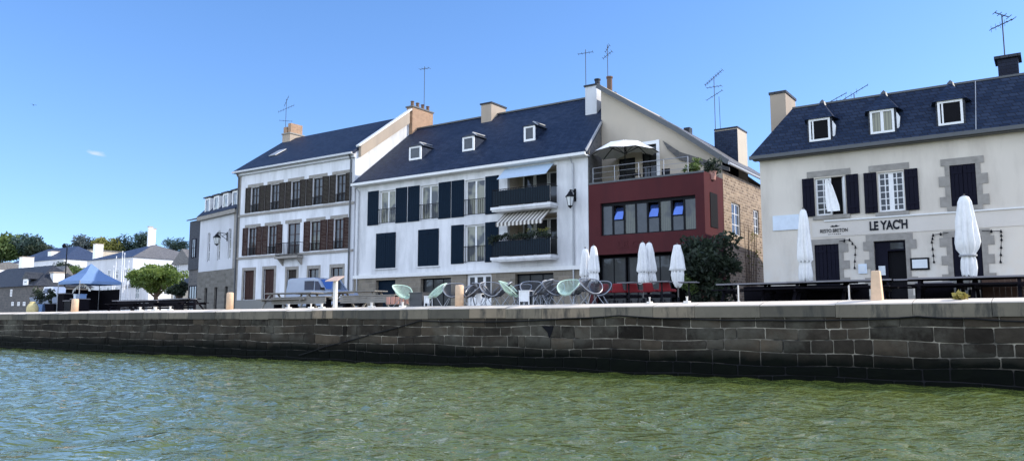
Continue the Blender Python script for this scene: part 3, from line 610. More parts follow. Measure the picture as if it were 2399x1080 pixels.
# ================================================================== RED RESTAURANT WITH THE BEIGE GABLE BEHIND ITS TERRACE
def restaurant():
    x0, x1 = -20.42, -13.95; yt = 39.7; y = YF - .0; r = thing('red_restaurant', 'dark red box fronted restaurant with a roof terrace and beige half gable behind', 'building', ((x0 + x1) / 2, YF, GZ))
    win = (-19.72, -14.42, 6.12, 7.86); hole = (-20.1, -14.35, GZ, 5.12); so = None
    mb = MB(); wall_face(mb, x0, x1, GZ, 9.0, y, [win, hole], .32)
    mb.quad((x1, y, GZ), (x1, yt, GZ), (x1, yt, 9.0), (x1, y, 9.0)); mb.quad((x0, y, 9.0), (x1, y, 9.0), (x1, y + .25, 9.0), (x0, y + .25, 9.0)); mb.quad((x0, y + .25, 8.72), (x0, y + .25, 9.0), (x1, y + .25, 9.0), (x1, y + .25, 8.72)); mb.build('wall', 'red', r)
    MB().quad((x0, y + .25, 8.72), (x1, y + .25, 8.72), (x1, yt, 8.72), (x0, yt, 8.72)).build('terrace_floor', 'plinth', r)
    mb = MB(); a, b, c, d = hole
    mb.quad((a, y + .32, c), (a, yt, c), (a, yt, d), (a, y + .32, d)); mb.quad((b, y + .32, c), (b, y + .32, d), (b, yt, d), (b, yt, c)); mb.quad((a, y + .32, d), (b, y + .32, d), (b, yt, d), (a, yt, d)); mb.quad((a, yt - .01, c), (a, yt - .01, d), (b, yt - .01, d), (b, yt - .01, c)); mb.build('dining_room', 'dark', r)
    for k, (p, q) in enumerate(((-19.95, -18.5), (-18.4, -17.3), (-17.2, -16.0))): window(r, p, q, GZ + .05, 5.0, y + .5, 2, 1, .06, 'glass', 'iron', 'glazed_front')
    # ribbon window: eight lights, three of them tilted open
    F = MB(); a, b, c, d = win; n = 8; w = (b - a) / n; yy = y + .16
    F.box(a, b, yy, yy + .08, d - .16, d); F.box(a, b, yy, yy + .08, c, c + .06)
    for i in range(n + 1): F.box(max(a, a + i * w - .05), min(b, a + i * w + .05), yy + .003, yy + .077, c + .06, d - .16)
    fr = F.build('ribbon_window', 'iron', r)
    for i in range(n):
        xa, xb = a + i * w + .05, a + (i + 1) * w - .05
        if i in (1, 4, 6):
            zm = c + .78; MB().box(xa, xb, yy + .035, yy + .045, c + .06, zm).build('pane', 'glass', fr)
            s = MB(); s.slab([(xa - .02, yy - .02, zm), (xb + .02, yy - .02, zm), (xb + .02, yy + .30, d - .2), (xa - .02, yy + .30, d - .2)], (0, .04, .012)); sash = s.build('tilted_sash', 'iron', fr)
            MB().slab([(xa + .04, yy - .012, zm + .06), (xb - .04, yy - .012, zm + .06), (xb - .04, yy + .268, d - .25), (xa + .04, yy + .268, d - .25)], (0, -.02, -.006)).build('sash_pane', 'mirror', fr)
        else: MB().box(xa, xb, yy + .035, yy + .045, c + .06, d - .16).build('pane', 'glassb' if i in (2, 5, 7) else 'glass', fr)
    zl = az(1470, 580, y); text_mesh(r, 'LE C', ax(1447, y), zl, y - .006, .36, 1.25, 'inkred', .02)
    MB().box(x1 + .005, x1 + .03, 37.75, 38.75, 6.3, 8.05).build('side_opening', 'dark', r)
    MB().box(x0, x1 + .02, y - .03, y - .003, 8.93, 9.02).build('parapet_flashing', 'dzinc', r)
    # rubble side wall of the house behind
    yb = 48.0; sw = [(40.9, 42.3, 6.2, 7.95), (44.6, 45.6, 6.6, 8.0)]
    mb = MB(); ys = sorted([yt, yb] + [v for s in sw for v in s[:2]]); zs = sorted([GZ, 9.45] + [v for s in sw for v in s[2:]])
    for i in range(len(ys) - 1):
        for j in range(len(zs) - 1):
            cy, cz = (ys[i] + ys[i + 1]) / 2, (zs[j] + zs[j + 1]) / 2
            if any(s[0] < cy < s[1] and s[2] < cz < s[3] for s in sw): continue
            mb.quad((x1 + .01, ys[i], zs[j]), (x1 + .01, ys[i + 1], zs[j]), (x1 + .01, ys[i + 1], zs[j + 1]), (x1 + .01, ys[i], zs[j + 1]))
    for s in sw:
        X, X2 = x1 + .01, x1 - .25
        mb.quad((X, s[0], s[2]), (X2, s[0], s[2]), (X2, s[0], s[3]), (X, s[0], s[3])); mb.quad((X, s[1], s[2]), (X, s[1], s[3]), (X2, s[1], s[3]), (X2, s[1], s[2])); mb.quad((X, s[0], s[3]), (X2, s[0], s[3]), (X2, s[1], s[3]), (X, s[1], s[3])); mb.quad((X, s[0], s[2]), (X, s[1], s[2]), (X2, s[1], s[2]), (X2, s[0], s[2]))
    mb.build('rubble_wall', 'rubble', r)
    for s in sw:
        X = x1 - .12; f = MB(); f.box(X, X + .06, s[0], s[0] + .08, s[2], s[3]); f.box(X, X + .06, s[1] - .08, s[1], s[2], s[3]); f.box(X, X + .06, s[0] + .08, s[1] - .08, s[3] - .08, s[3]); f.box(X, X + .06, s[0] + .08, s[1] - .08, s[2], s[2] + .08); f.box(X + .005, X + .055, (s[0] + s[1]) / 2 - .04, (s[0] + s[1]) / 2 + .04, s[2] + .08, s[3] - .08)
        for k in (1, 2): z = s[2] + (s[3] - s[2]) * k / 3; f.box(X + .01, X + .05, s[0] + .08, s[1] - .08, z - .02, z + .02)
        W = f.build('window', 'frame', r); MB().box(X + .02, X + .03, s[0], s[1], s[2], s[3]).build('pane', 'glass', W)
    # beige half gable and its long roof
    pk, pz = -21.02, 15.25; ez = 10.15; xe = -13.55
    dw = [(-18.35, -17.35, 8.72, 11.0), (-17.15 + .0, -17.15 + 1.0, 8.72, 11.3)]; doors = [(ax(1452, yt), ax(1492, yt), 8.72, 10.75), (ax(1508, yt), ax(1543, yt), 8.72, 11.35)]
    mb = MB(); wall_face(mb, pk, x1, 8.72, 10.3, yt, [(o[0], o[1], o[2], 10.3) for o in doors], .2)
    g = MB(); 
    def top(x): return pz - (x - pk) * (pz - ez) / (xe - pk) - .12
    xs = sorted([pk, x1] + [v for o in doors for v in o[:2]])
    for i in range(len(xs) - 1):
        a, b = xs[i], xs[i + 1]; o = [q for q in doors if q[0] <= (a + b) / 2 <= q[1]]; zb_ = o[0][3] if o else 10.3
        mb.poly([(a, yt, zb_), (b, yt, zb_), (b, yt, max(zb_, top(b))), (a, yt, max(zb_, top(a)))])
    for o in doors:
        for xx in o[:2]: mb.quad((xx, yt, 10.3), (xx, yt, o[3]), (xx, yt + .2, o[3]), (xx, yt + .2, 10.3))
        mb.quad((o[0], yt, o[3]), (o[1], yt, o[3]), (o[1], yt + .2, o[3]), (o[0], yt + .2, o[3]))
    mb.quad((pk, yt, GZ), (pk, yt, pz), (pk, yb, pz), (pk, yb, GZ)); mb.quad((pk, yb, GZ), (pk, yb, pz), (x1, yb, 9.5), (x1, yb, GZ)); mb.build('gable_wall', 'beige', r)
    window(r, *doors[0], yt + .12, 1, 1, .07, 'glass', 'iron', 'terrace_door'); dd = window(r, *doors[1], yt + .10, 2, 1, .08, 'glass', 'iron', 'terrace_door')
    mb = MB(); o = doors[1]; mb.box(o[1] + .02, o[1] + .2, yt - .06, yt - .003, 8.72, o[3] + .2); mb.box(o[0] - .1, o[1] + .02, yt - .06, yt - .003, o[3], o[3] + .18); mb.build('door_surround', 'frame', r)
    rf = MB(); P = [(pk - .1, yt - .28, pz), (-16.3, yt - .28, 12.0), (xe, yt - .28, ez - .25)]
    for i in range(2):
        a, b = P[i], P[i + 1]; rf.slab([a, b, (b[0], yb + .2, b[2]), (a[0], yb + .2, a[2])], (0, 0, -.2))
    roof = rf.build('roof', 'slatelit', r)
    mb = MB()
    for i in range(2): mb.bar(tuple(Vector(P[i]) + Vector((0, -.03, -.1))), tuple(Vector(P[i + 1]) + Vector((0, -.03, -.1))), .06, .26)
    mb.build('bargeboard', 'dzinc', roof)
    MB().tube([(xe + .06, yt - .3, ez - .42), (xe + .06, yb, ez - .42)], .07, 8).build('gutter', 'zinc', roof)
    lo = MB(); lo.slab([(ax(1560, yt), yt - .1, az(1560, 330, yt)), (ax(1600, yt), yt - .1, az(1600, 356, yt)), (x1 + .4, yt - .1, az(1690, 395, yt)), (x1 + .4, yt - .1, az(1690, 395, yt) - .2), (ax(1600, yt), yt - .1, az(1600, 356, yt) - .45), (ax(1570, yt), yt - .1, az(1570, 340, yt) - .2)], (0, .09, 0)); lo.build('creeper_roof_edge', 'darkstone', r)
    # stacks
    c = chimney(r, ax(1379, 40.8), ax(1406, 40.8), 40.6, 41.5, 13.6, az(1390, 204, 40.8), 'greyplaster', 'slate2', 0); 
    MB().lathe([(.16, 0), (.16, .3), (.2, .32), (.2, .4)], (ax(1405, 41.2), 41.2, az(1405, 204, 41.2) + .1), 10).build('chimney_pot', 'slate2', c)
    MB().lathe([(.17, -.4), (.17, .5), (.21, .52), (.21, .62)], (ax(1434, 43), 43, az(1434, 202, 43)), 10).build('flue', 'pot', r)
    y1 = 45.0; c = chimney(r, ax(1683, y1), ax(1737, y1), y1, y1 + 1.75, 9.6, az(1683, 306, y1), 'beige', 'slate2', capw=.03)
    MB().box(ax(1683, y1) - .02, ax(1737, y1) + .01, y1 - .03, y1 - .003, 9.6, az(1683, 308, y1) - .01).build('slate_hanging', 'slate', c)
    y2 = 49; c = chimney(r, ax(1598, y2), ax(1620, y2), y2, y2 + 1.9, 11, az(1610, 318, y2), 'chimbeige', 'slate2', capw=.02); MB().box(ax(1605, y2), ax(1619, y2), y2 + .3, y2 + .8, az(1610, 318, y2) + .1, az(1610, 296, y2)).build('chimney_pot', 'slate2', c)
    aerial(r, ax(1377, 41), 41, 14.2, az(1376, 116, 41), [(az(1376, 124, 41), .9, 5, .5, .1)], rz=.4)
    aerial(r, ax(1430, 43), 43, 15.6, az(1430, 104, 43), [(az(1430, 128, 43), .7, 5, .6, .6), (az(1430, 113, 43), .5, 4, .5, 1.0)], rz=.2)
    xx = ax(1685, 46); aerial(r, xx, 46, 12, az(1685, 178, 46), [(az(1685, 180, 46), 1.35, 9, .55, .62), (az(1685, 202, 46), .9, 5, .5, 0), (az(1685, 222, 46), 1.1, 4, .4, .45)], rz=.05); 
    mb = MB(); mb.tube([(xx + .3, 46.1, 12), (xx + .25, 46.1, az(1690, 225, 46))], .015, 4); mb.build('aerial_stay', 'alu', r)
    # terrace railing
    mb = MB(); yr = y + .12; xs = [-20.2, -18.9, -17.5, -16.1, -14.8]
    for x in xs: mb.tube([(x, yr, 9.0), (x, yr, 9.85)], .018, 5)
    for z in (9.25, 9.55, 9.84): mb.tube([(xs[0], yr, z), (xs[-1], yr, z)], .012 if z < 9.8 else .02, 5)
    mb.build('terrace_railing', 'steel', r)
    return r
restaurant()
# things on the terrace
def open_parasol():
    x, y, z = ax(1468, 38.4), 38.4, 8.72; zt = az(1468, 329, 38.4); ze = zt - .74; rr = 1.85; t = thing('open_parasol', 'open white parasol on the red restaurant roof terrace', 'parasol', (x, y, z))
    mb = MB(); n = 8; ring = [(x + rr * math.cos(2 * PI * (i + .5) / n), y + rr * math.sin(2 * PI * (i + .5) / n), ze) for i in range(n)]; mid = [(x + rr * .55 * math.cos(2 * PI * (i + .5) / n), y + rr * .55 * math.sin(2 * PI * (i + .5) / n), zt - .2) for i in range(n)]
    for i in range(n):
        j = (i + 1) % n; sag = tuple((Vector(ring[i]) + Vector(ring[j])) / 2 + Vector((0, 0, .10))); mb.add([(x, y, zt), mid[i], mid[j]], [(0, 1, 2)]); mb.add([mid[i], ring[i], sag, ring[j], mid[j]], [(0, 1, 2, 3, 4)])
    mb.build('canopy', 'canvas', t); mb = MB()
    for i in range(n): mb.bar((x, y, zt - .05), tuple(Vector(mid[i]) - Vector((0, 0, .03))), .03); mb.bar(tuple(Vector(mid[i]) - Vector((0, 0, .03))), tuple(Vector(ring[i]) - Vector((0, 0, .02))), .03); mb.bar((x, y, zt - .75), tuple(Vector(mid[i]) - Vector((0, 0, .04))), .025)
    mb.build('ribs', 'iron', t); MB().tube([(x, y, z), (x, y, zt + .05)], .03, 8).build('pole', 'iron', t); MB().lathe([(.32, 0), (.32, .06), (.06, .1), (.05, .3)], (x, y, z), 14).build('base', 'iron', t)
open_parasol()
def terrace_chair(x, y, rz, first=[None]):
    if first[0] is None:
        t = thing('terrace_chair', 'x', 'chair', local=True); MB().box(-.22, .22, -.22, .22, .43, .47).build('seat', 'iron', t); MB().slab([(-.22, .2, .55), (.22, .2, .55), (.22, .28, .92), (-.22, .28, .92)], (0, .025, 0)).build('backrest', 'iron', t)
        for sx in (-1, 1):
            for sy in (-1, 1): MB().bar((sx * .2, sy * .2, .43), (sx * .22, sy * .23, 0), .03).build('leg', 'iron', t)
        for sx in (-1, 1): MB().bar((sx * .2, .2, .45), (sx * .2, .22, .6), .03).build('back_post', 'iron', t)
        first[0] = t; return t, True
    return first[0], False
for i, (px, yy, rz, lab) in enumerate(((1512, 38.0, 2.2, 'dark chair beside the open parasol pole on the roof terrace'), (1563, 38.2, .3, 'single dark chair towards the right of the roof terrace rail'), (1445, 38.2, -1.2, 'dark chair under the left half of the open parasol'))):
    t, f = terrace_chair(0, 0, 0); place(t, f, (ax(px, yy), yy, 8.72), rz, lab, 'dark chairs on the roof terrace')
t = thing('terrace_table', 'small round dark table under the open parasol', 'table', (ax(1487, 38.0), 38.0, 8.72)); c = OFF[t.name]
MB().lathe([(.42, .70), (.42, .73)], c, 16).build('table_top', 'iron', t); MB().lathe([(.22, 0), (.2, .03), (.03, .06), (.03, .70)], c, 10).build('pedestal', 'iron', t)
for px, lab, sd in ((1628, 'bushy green potted shrub at the corner of the roof terrace', 21), (1672, 'low dark potted shrub at the far right of the roof terrace', 22)):
    x = ax(px, 38.2); t = thing('potted_shrub', lab, 'potted plant', (x, 38.2, 8.72)); MB().lathe([(.2, 0), (.28, .42), (.3, .44)], (x, 38.2, 8.72), 12).build('pot', 'terracotta', t)
    foliage('foliage', 'leaf_mid' if sd == 21 else 'leaf_dark', blob(x, 38.2, 9.65 if sd == 21 else 9.4, .55, .4, .5, 9, .3, sd), 420, .09, t, seed=sd)
# vine on the sunlit rubble wall
t = thing('wall_creeper', 'thin reddish creeper climbing the sunlit rubble side wall', 'creeper', (-13.9, 43, 2.2)); mb = MB()
for i in range(7): mb.tube([(-13.9, 42.6 + .25 * i + random.uniform(-.1, .1), GZ), (-13.9, 42.9 + .3 * i, 4 + random.random()), (-13.91, 43 + .35 * i + random.uniform(-.3, .3), 6 + random.uniform(0, 1.2))], .03, 4, .01)
mb.build('stems', 'bark', t); foliage('leaves', 'leaf_olive', [(-13.86, 43 + .4 * i, 5.2 + random.uniform(-1, 1.4), .28, .3) for i in range(6)], 130, .07, t, seed=9)
# ================================================================== CREAM RESTAURANT ON THE RIGHT
Y5 = 30.5
def cream_house():
    x0, x1 = -9.22, 1.1; zt = 8.05; r = thing('cream_restaurant', 'cream rendered restaurant with slate mansard roof and painted name band over the door', 'building', ((x0 + x1) / 2, Y5, GZ))
    up = [(-7.18, -6.12, 5.53, 6.93), (-5.02, -4.18, 5.50, 6.92), (-2.74, -1.97, 5.50, 6.92)]
    lo = [(-7.30, -6.45, 2.9, 4.44), (-5.26, -4.24, GZ, 4.46), (-2.80, -1.94, 2.9, 4.46)]
    mb = MB(); wall_face(mb, x0, x1, GZ, zt, Y5, up + lo, .26); yb = 50.0
    mb.quad((x0, Y5, GZ), (x0, Y5, zt), (x0, yb, zt), (x0, yb, GZ)); mb.quad((x1, Y5, GZ), (x1, yb, GZ), (x1, yb, zt), (x1, Y5, zt)); mb.quad((x0, yb, GZ), (x0, yb, zt), (x1, yb, zt), (x1, yb, GZ)); mb.build('wall', 'cream', r)
    MB().box(-7.35, x1, Y5 - .02, Y5 - .002, 4.72, 5.28).build('sign_band', 'bandw', r)
    MB().box(-6.9, x1, Y5 - .07, Y5 - .002, 5.28, 5.33).build('band_moulding', 'gutter', r)
    # upper windows
    a, b, c, d = up[0]; w = window(r, a, a + .55, c, d, Y5 + .08, 2, 6, .06, 'glass', mw=.035); MB().box(a + .55, b - .02, Y5 + .2, Y5 + .22, c, d).build('dark_room', 'dark', r)
    s = MB(); 
    for z in [c + .03 + k * (d - c - .06) / 6 for k in range(7)]: s.bar((b - .05, Y5 + .06, z), (b + .13, Y5 + .5, z), .035)
    s.bar((b - .05, Y5 + .06, c), (b - .05, Y5 + .06, d), .06); s.bar((b + .13 - .25, Y5 + .22, c), (b + .13 - .25, Y5 + .22, d), .06); s.build('open_casement', 'frame', r)
    cu = MB(); n = 9; H = [(0, 6.85), (.12, 6.6), (.2, 6.2), (.26, 5.85), (.24, 5.62)]
    for i in range(len(H) - 1):
        for k in range(n - 1):
            def pt(i, k): return (-6.78 + .0 * i + (k / (n - 1) - .35) * (.12 + H[i][0] * 1.35) + .05 * i, Y5 - .04 - .05 * i + .03 * math.cos(k * 2.2), H[i][1])
            cu.quad(pt(i, k), pt(i, k + 1), pt(i + 1, k + 1), pt(i + 1, k))
    cu.build('blowing_curtain', 'canvas', r, True)
    a, b, c, d = up[1]; window(r, a, b, c, d, Y5 + .08, 2, 6, .06, 'glass', mw=.03, midw=.16).name = 'small_paned_window'
    mb = MB()
    for q in (.25, .75): x = a + (b - a) * q + (.02 if q < .5 else -.02); mb.box(x - .016, x + .016, Y5 + .075, Y5 + .12, c + .06, d - .06)
    x = -7.18 + .275; mb.build('glazing_bars', 'frame', r)
    for (a, b, c, d) in up[:2]: shutter(r, a - .46, a - .03, c - .02, d + .02, Y5 - .03, 'shut5'); shutter(r, b + .03, b + .46, c - .02, d + .02, Y5 - .03, 'shut5')
    for (a, b, c, d) in up[:2]: MB().box(a - .28, b + .2, Y5 - .02, Y5 - .002, d + .05, d + .27).build('lintel', 'trim', r); MB().box(a - .12, b + .12, Y5 - .06, Y5 - .002, c - .16, c - .01).build('window_sill', 'trim', r)
    a, b, c, d = up[2]; surround(r, a, b, c, d, Y5, .14, quoin=.17); m_ = (a + b) / 2; shutter(r, a, m_ - .004, c, d, Y5 + .05, 'shut5'); shutter(r, m_ + .004, b, c, d, Y5 + .05, 'shut5')
    # ground floor
    a, b, c, d = lo[0]; surround(r, a, b, c, d, Y5, .12, quoin=.2, lint=.2); m_ = (a + b) / 2; shutter(r, a, m_ - .004, c, d, Y5 + .06, 'shut5'); shutter(r, m_ + .004, b, c, d, Y5 + .06, 'shut5')
    a, b, c, d = lo[1]; surround(r, a, b, c, d, Y5, .13, quoin=.2, sill=False, lint=.24)
    D = MB(); D.box(a, a + .42, Y5 + .10, Y5 + .15, c, d - .02); D.box(a + .42, b, Y5 + .10, Y5 + .15, d - .36, d - .02); dr = D.build('door', 'shut5', r); MB().box(a + .42, b, Y5 + .24, Y5 + .255, c, d - .36).build('dark_room', 'dark', r)
    MB().box(a + .52, b - .08, Y5 + .09, Y5 + .10, d - .30, d - .08).build('fanlight', 'glass', dr); MB().box(a + .10, a + .32, Y5 + .09, Y5 + .10, 3.25, 3.58).build('notice', 'paper', dr)
    MB().lathe([(.09, -.01), (.09, .01)], (0, 0, 0), 14)
    a, b, c, d = lo[2]; surround(r, a, b, c, d, Y5, .14, quoin=.2, lint=.22); m_ = (a + b) / 2; shutter(r, a, m_ - .004, c, d, Y5 + .06, 'shut5'); shutter(r, m_ + .004, b, c, d, Y5 + .06, 'shut5')
    text_mesh(r, "LE YAC'H", -5.36, 4.845, Y5 - .03, .345, 1.23, 'ink', .035)
    text_mesh(r, 'RESTO BRETON', -7.06, 4.87, Y5 - .03, .13, .95, 'ink', .0); text_mesh(r, 'T', -2.55, 4.98, Y5 - .03, .14, .09, 'ink', .01)
    mb = MB(); e = [(-6.72, 5.085), (-6.62, 5.13), (-6.56, 5.10), (-6.50, 5.145), (-6.44, 5.10), (-6.36, 5.115), (-6.46, 5.065), (-6.6, 5.06)]; mb.slab([(x, Y5 - .022, z) for x, z in e], (0, -.01, 0)); mb.build('emblem', 'ink', r)
    mb = MB()
    for k in range(7): mb.box(-6.78 + k * .065, -6.78 + k * .065 + .035, Y5 - .028, Y5 - .0205, 4.79 + .008 * math.sin(k), 4.815)
    mb.build('emblem_flourish', 'ink', r)
    # mansard roof, hipped to the left
    yb0, yt = Y5 - .32, 31.25; zb, ztop = 7.98, 9.93; xl, xtl = -9.5, -8.08; xr = x1 + .15; B2 = 50.3; B1 = 49.2; RY = 40.0; RZ = ztop + .9
    mb = MB(); mb.quad((xl, yb0, zb), (xr, yb0, zb), (xr, yt, ztop), (xtl, yt, ztop)); mb.quad((xl, B2, zb), (xl, yb0, zb), (xtl, yt, ztop), (xtl, B1, ztop)); mb.quad((xr, B2, zb), (xl, B2, zb), (xtl, B1, ztop), (xr, B1, ztop))
    mb.poly([(xr, yb0, zb), (xr, B2, zb), (xr, B1, ztop), (xr, RY, RZ), (xr, yt, ztop)]); mb.quad((xtl, yt, ztop), (xr, yt, ztop), (xr, RY, RZ), (xtl + .6, RY, RZ)); mb.quad((xr, B1, ztop), (xtl, B1, ztop), (xtl + .6, RY, RZ), (xr, RY, RZ)); mb.poly([(xtl, B1, ztop), (xtl, yt, ztop), (xtl + .6, RY, RZ)])
    roof = mb.build('roof', 'slate', r)
    mb = MB(); mb.box(xl, xr, yb0 - .1, yb0 + .02, zb - .13, zb); mb.box(xl + .1, xr, yb0 + .02, Y5 - .002, zb - .16, zb - .03); mb.build('gutter', 'dzinc', r)
    MB().box(xtl, xr, yt - .03, yt + .06, ztop - .02, ztop + .05).build('roof_break_flashing', 'dzinc', roof)
    xs = ax(2310, 30.8); MB().bar((xs, yb0 + .02, zb + .02), (xs + .02, yt - .04, ztop + .0), .025).build('conductor_strip', 'zinc', roof)
    for k, (px0, px1, pyt, pyb) in enumerate(((1908, 1959, 275, 332), (2055, 2113, 253, 312), (2218, 2279, 228, 290))):
        yd = Y5 - .17; xa, xb = ax(px0, yd), ax(px1, yd); za, zc_ = 8.31, 9.16
        W = window(r, xa, xb, za, zc_, yd, 2 if k == 1 else 1, 1, .075, 'glassc' if k == 1 else 'dark', 'frame', 'dormer', midw=.1); mb = MB(); xm = (xa + xb) / 2
        for xx in (xa - .06, xb + .005): MB().slab([(xx, yd + .02, za - .1), (xx, yd + .02, zc_), (xx, yd + .62, zc_), (xx, yd + .10, za - .1)], (.055, 0, 0)).build('dormer_cheek', 'slate2', W)
        if k != 1: MB().box(xa + .12, xa + .17, yd + .01, yd + .06, za + .075, zc_ - .075).build('open_sash', 'frame', W)
        if k < 2: MB().slab([(xb + .07, yd + .05, za + .12), (xb + .07, yd + .05, zc_ - .15), (xb + .16, yd + .12, zc_ - .32), (xb + .12, yd + .12, za + .16)], (.02, .02, 0)).build('opened_casement', 'frame', W)
        h = .80; mb = MB(); v = [(xa - .13, yd - .07, zc_ + .005), (xb + .13, yd - .07, zc_ + .005), (xb + .30, yd + .75, zc_ - .02), (xa - .30, yd + .75, zc_ - .02), (xm, yd + .62, zc_ + h), (xm, yd + .85, zc_ + h)]
        mb.add(v, [(0, 1, 4), (1, 2, 5, 4), (3, 0, 4, 5), (3, 2, 1, 0)]); mb.build('dormer_roof', 'slate', W); MB().lathe([(.14, -.16), (.10, .0), (.0, .10)], (xm, yd + .66, zc_ + h - .01), 8).build('finial', 'dzinc', W)
    yc = 31.9; xa = ax(1818, yc); chimney(r, xa, xa + .62, yc, yc + 1.5, 8.7, az(1818, 221, yc), 'chimbeige', 'slate2', capw=.04)
    yc = 32.5; xa = ax(2370, yc); c = chimney(r, xa, xa + .62, yc, yc + .8, 9.7, az(2370, 135, yc), 'slateh', 'slate2', 0, capw=.1)
    aerial(r, ax(2388, yc), yc + .3, 10.9, az(2388, 22, yc), [(az(2385, 44, yc), .85, 6, .4, .42), (az(2385, 22, yc), .5, 4, .45, -.4)], rz=.45)
    aerial(r, ax(2020, 36.5), 36.5, 10, az(2020, 218, 36.5), [(az(2020, 216, 36.5), 1.3, 6, .3, .5)], rz=.2); aerial(r, ax(1978, 36.5), 36.5, 10, az(1978, 232, 36.5), [(az(1978, 228, 36.5), .9, 5, .3, .45)], rz=.2)
    return r
cream_house()
def wall_sign(name, lab, cat, px0, px1, py0, py1, frame, panel, extra=None):
    xa, za = at(px0, py1, Y5); xb, zb = at(px1, py0, Y5); t = thing(name, lab, cat, ((xa + xb) / 2, Y5 - .02, za))
    MB().box(xa, xb, Y5 - .05, Y5 - .004, za, zb).build('frame' if frame else 'board', frame or panel, t)
    if frame: MB().box(xa + .06, xb - .06, Y5 - .062, Y5 - .05, za + .06, zb - .06).build('panel', panel, t)
    return t
wall_sign('blank_sign_board', 'blank pale blue board on the far left of the cream restaurant wall', 'sign', 1812, 1872, 502, 541, None, 'board')
wall_sign('menu_case', 'black framed menu case to the right of the dark restaurant doorway', 'sign', 2134, 2177, 603, 633, 'iron', 'paper')
wall_sign('letter_box', 'small pale blue box with dark base on the wall left of the doorway', 'letter box', 2012, 2031, 618, 641, 'board', 'paper')
for k, (lab, segs) in enumerate((('string of little lamps down the wall between shuttered window and doorway', [(1966, 565, 1990, 561), (1990, 561, 2004, 578), (2004, 578, 2002, 626)]), ('string of little lamps on the wall above the menu case', [(2222, 545, 2186, 550), (2186, 550, 2183, 566), (2183, 566, 2188, 612)]), ('string of little lamps on the wall right of the last ground floor shutters', [(2300, 541, 2345, 541), (2345, 541, 2346, 560), (2346, 560, 2344, 612)]))):
    pts = [(at(a, b, Y5 - .06)[0], Y5 - .06, at(a, b, Y5 - .06)[1]) for a, b, _, _ in segs] + [(at(segs[-1][2], segs[-1][3], Y5 - .06)[0], Y5 - .06, at(segs[-1][2], segs[-1][3], Y5 - .06)[1])]
    t = thing('string_lights', lab, 'string lights', pts[0], group='strings of lamps on the cream wall'); MB().tube(pts, .010, 4).build('wire', 'rubber', t)
    for i in range(len(pts) - 1):
        for q in ((.5, 1.0) if i < 2 else (.35, .68, 1.0)): p = Vector(pts[i]).lerp(Vector(pts[i + 1]), q); MB().lathe([(.015, .04), (.022, 0), (.042, -.04), (.015, -.07)], tuple(p), 8).build('lamp', 'iron', t)

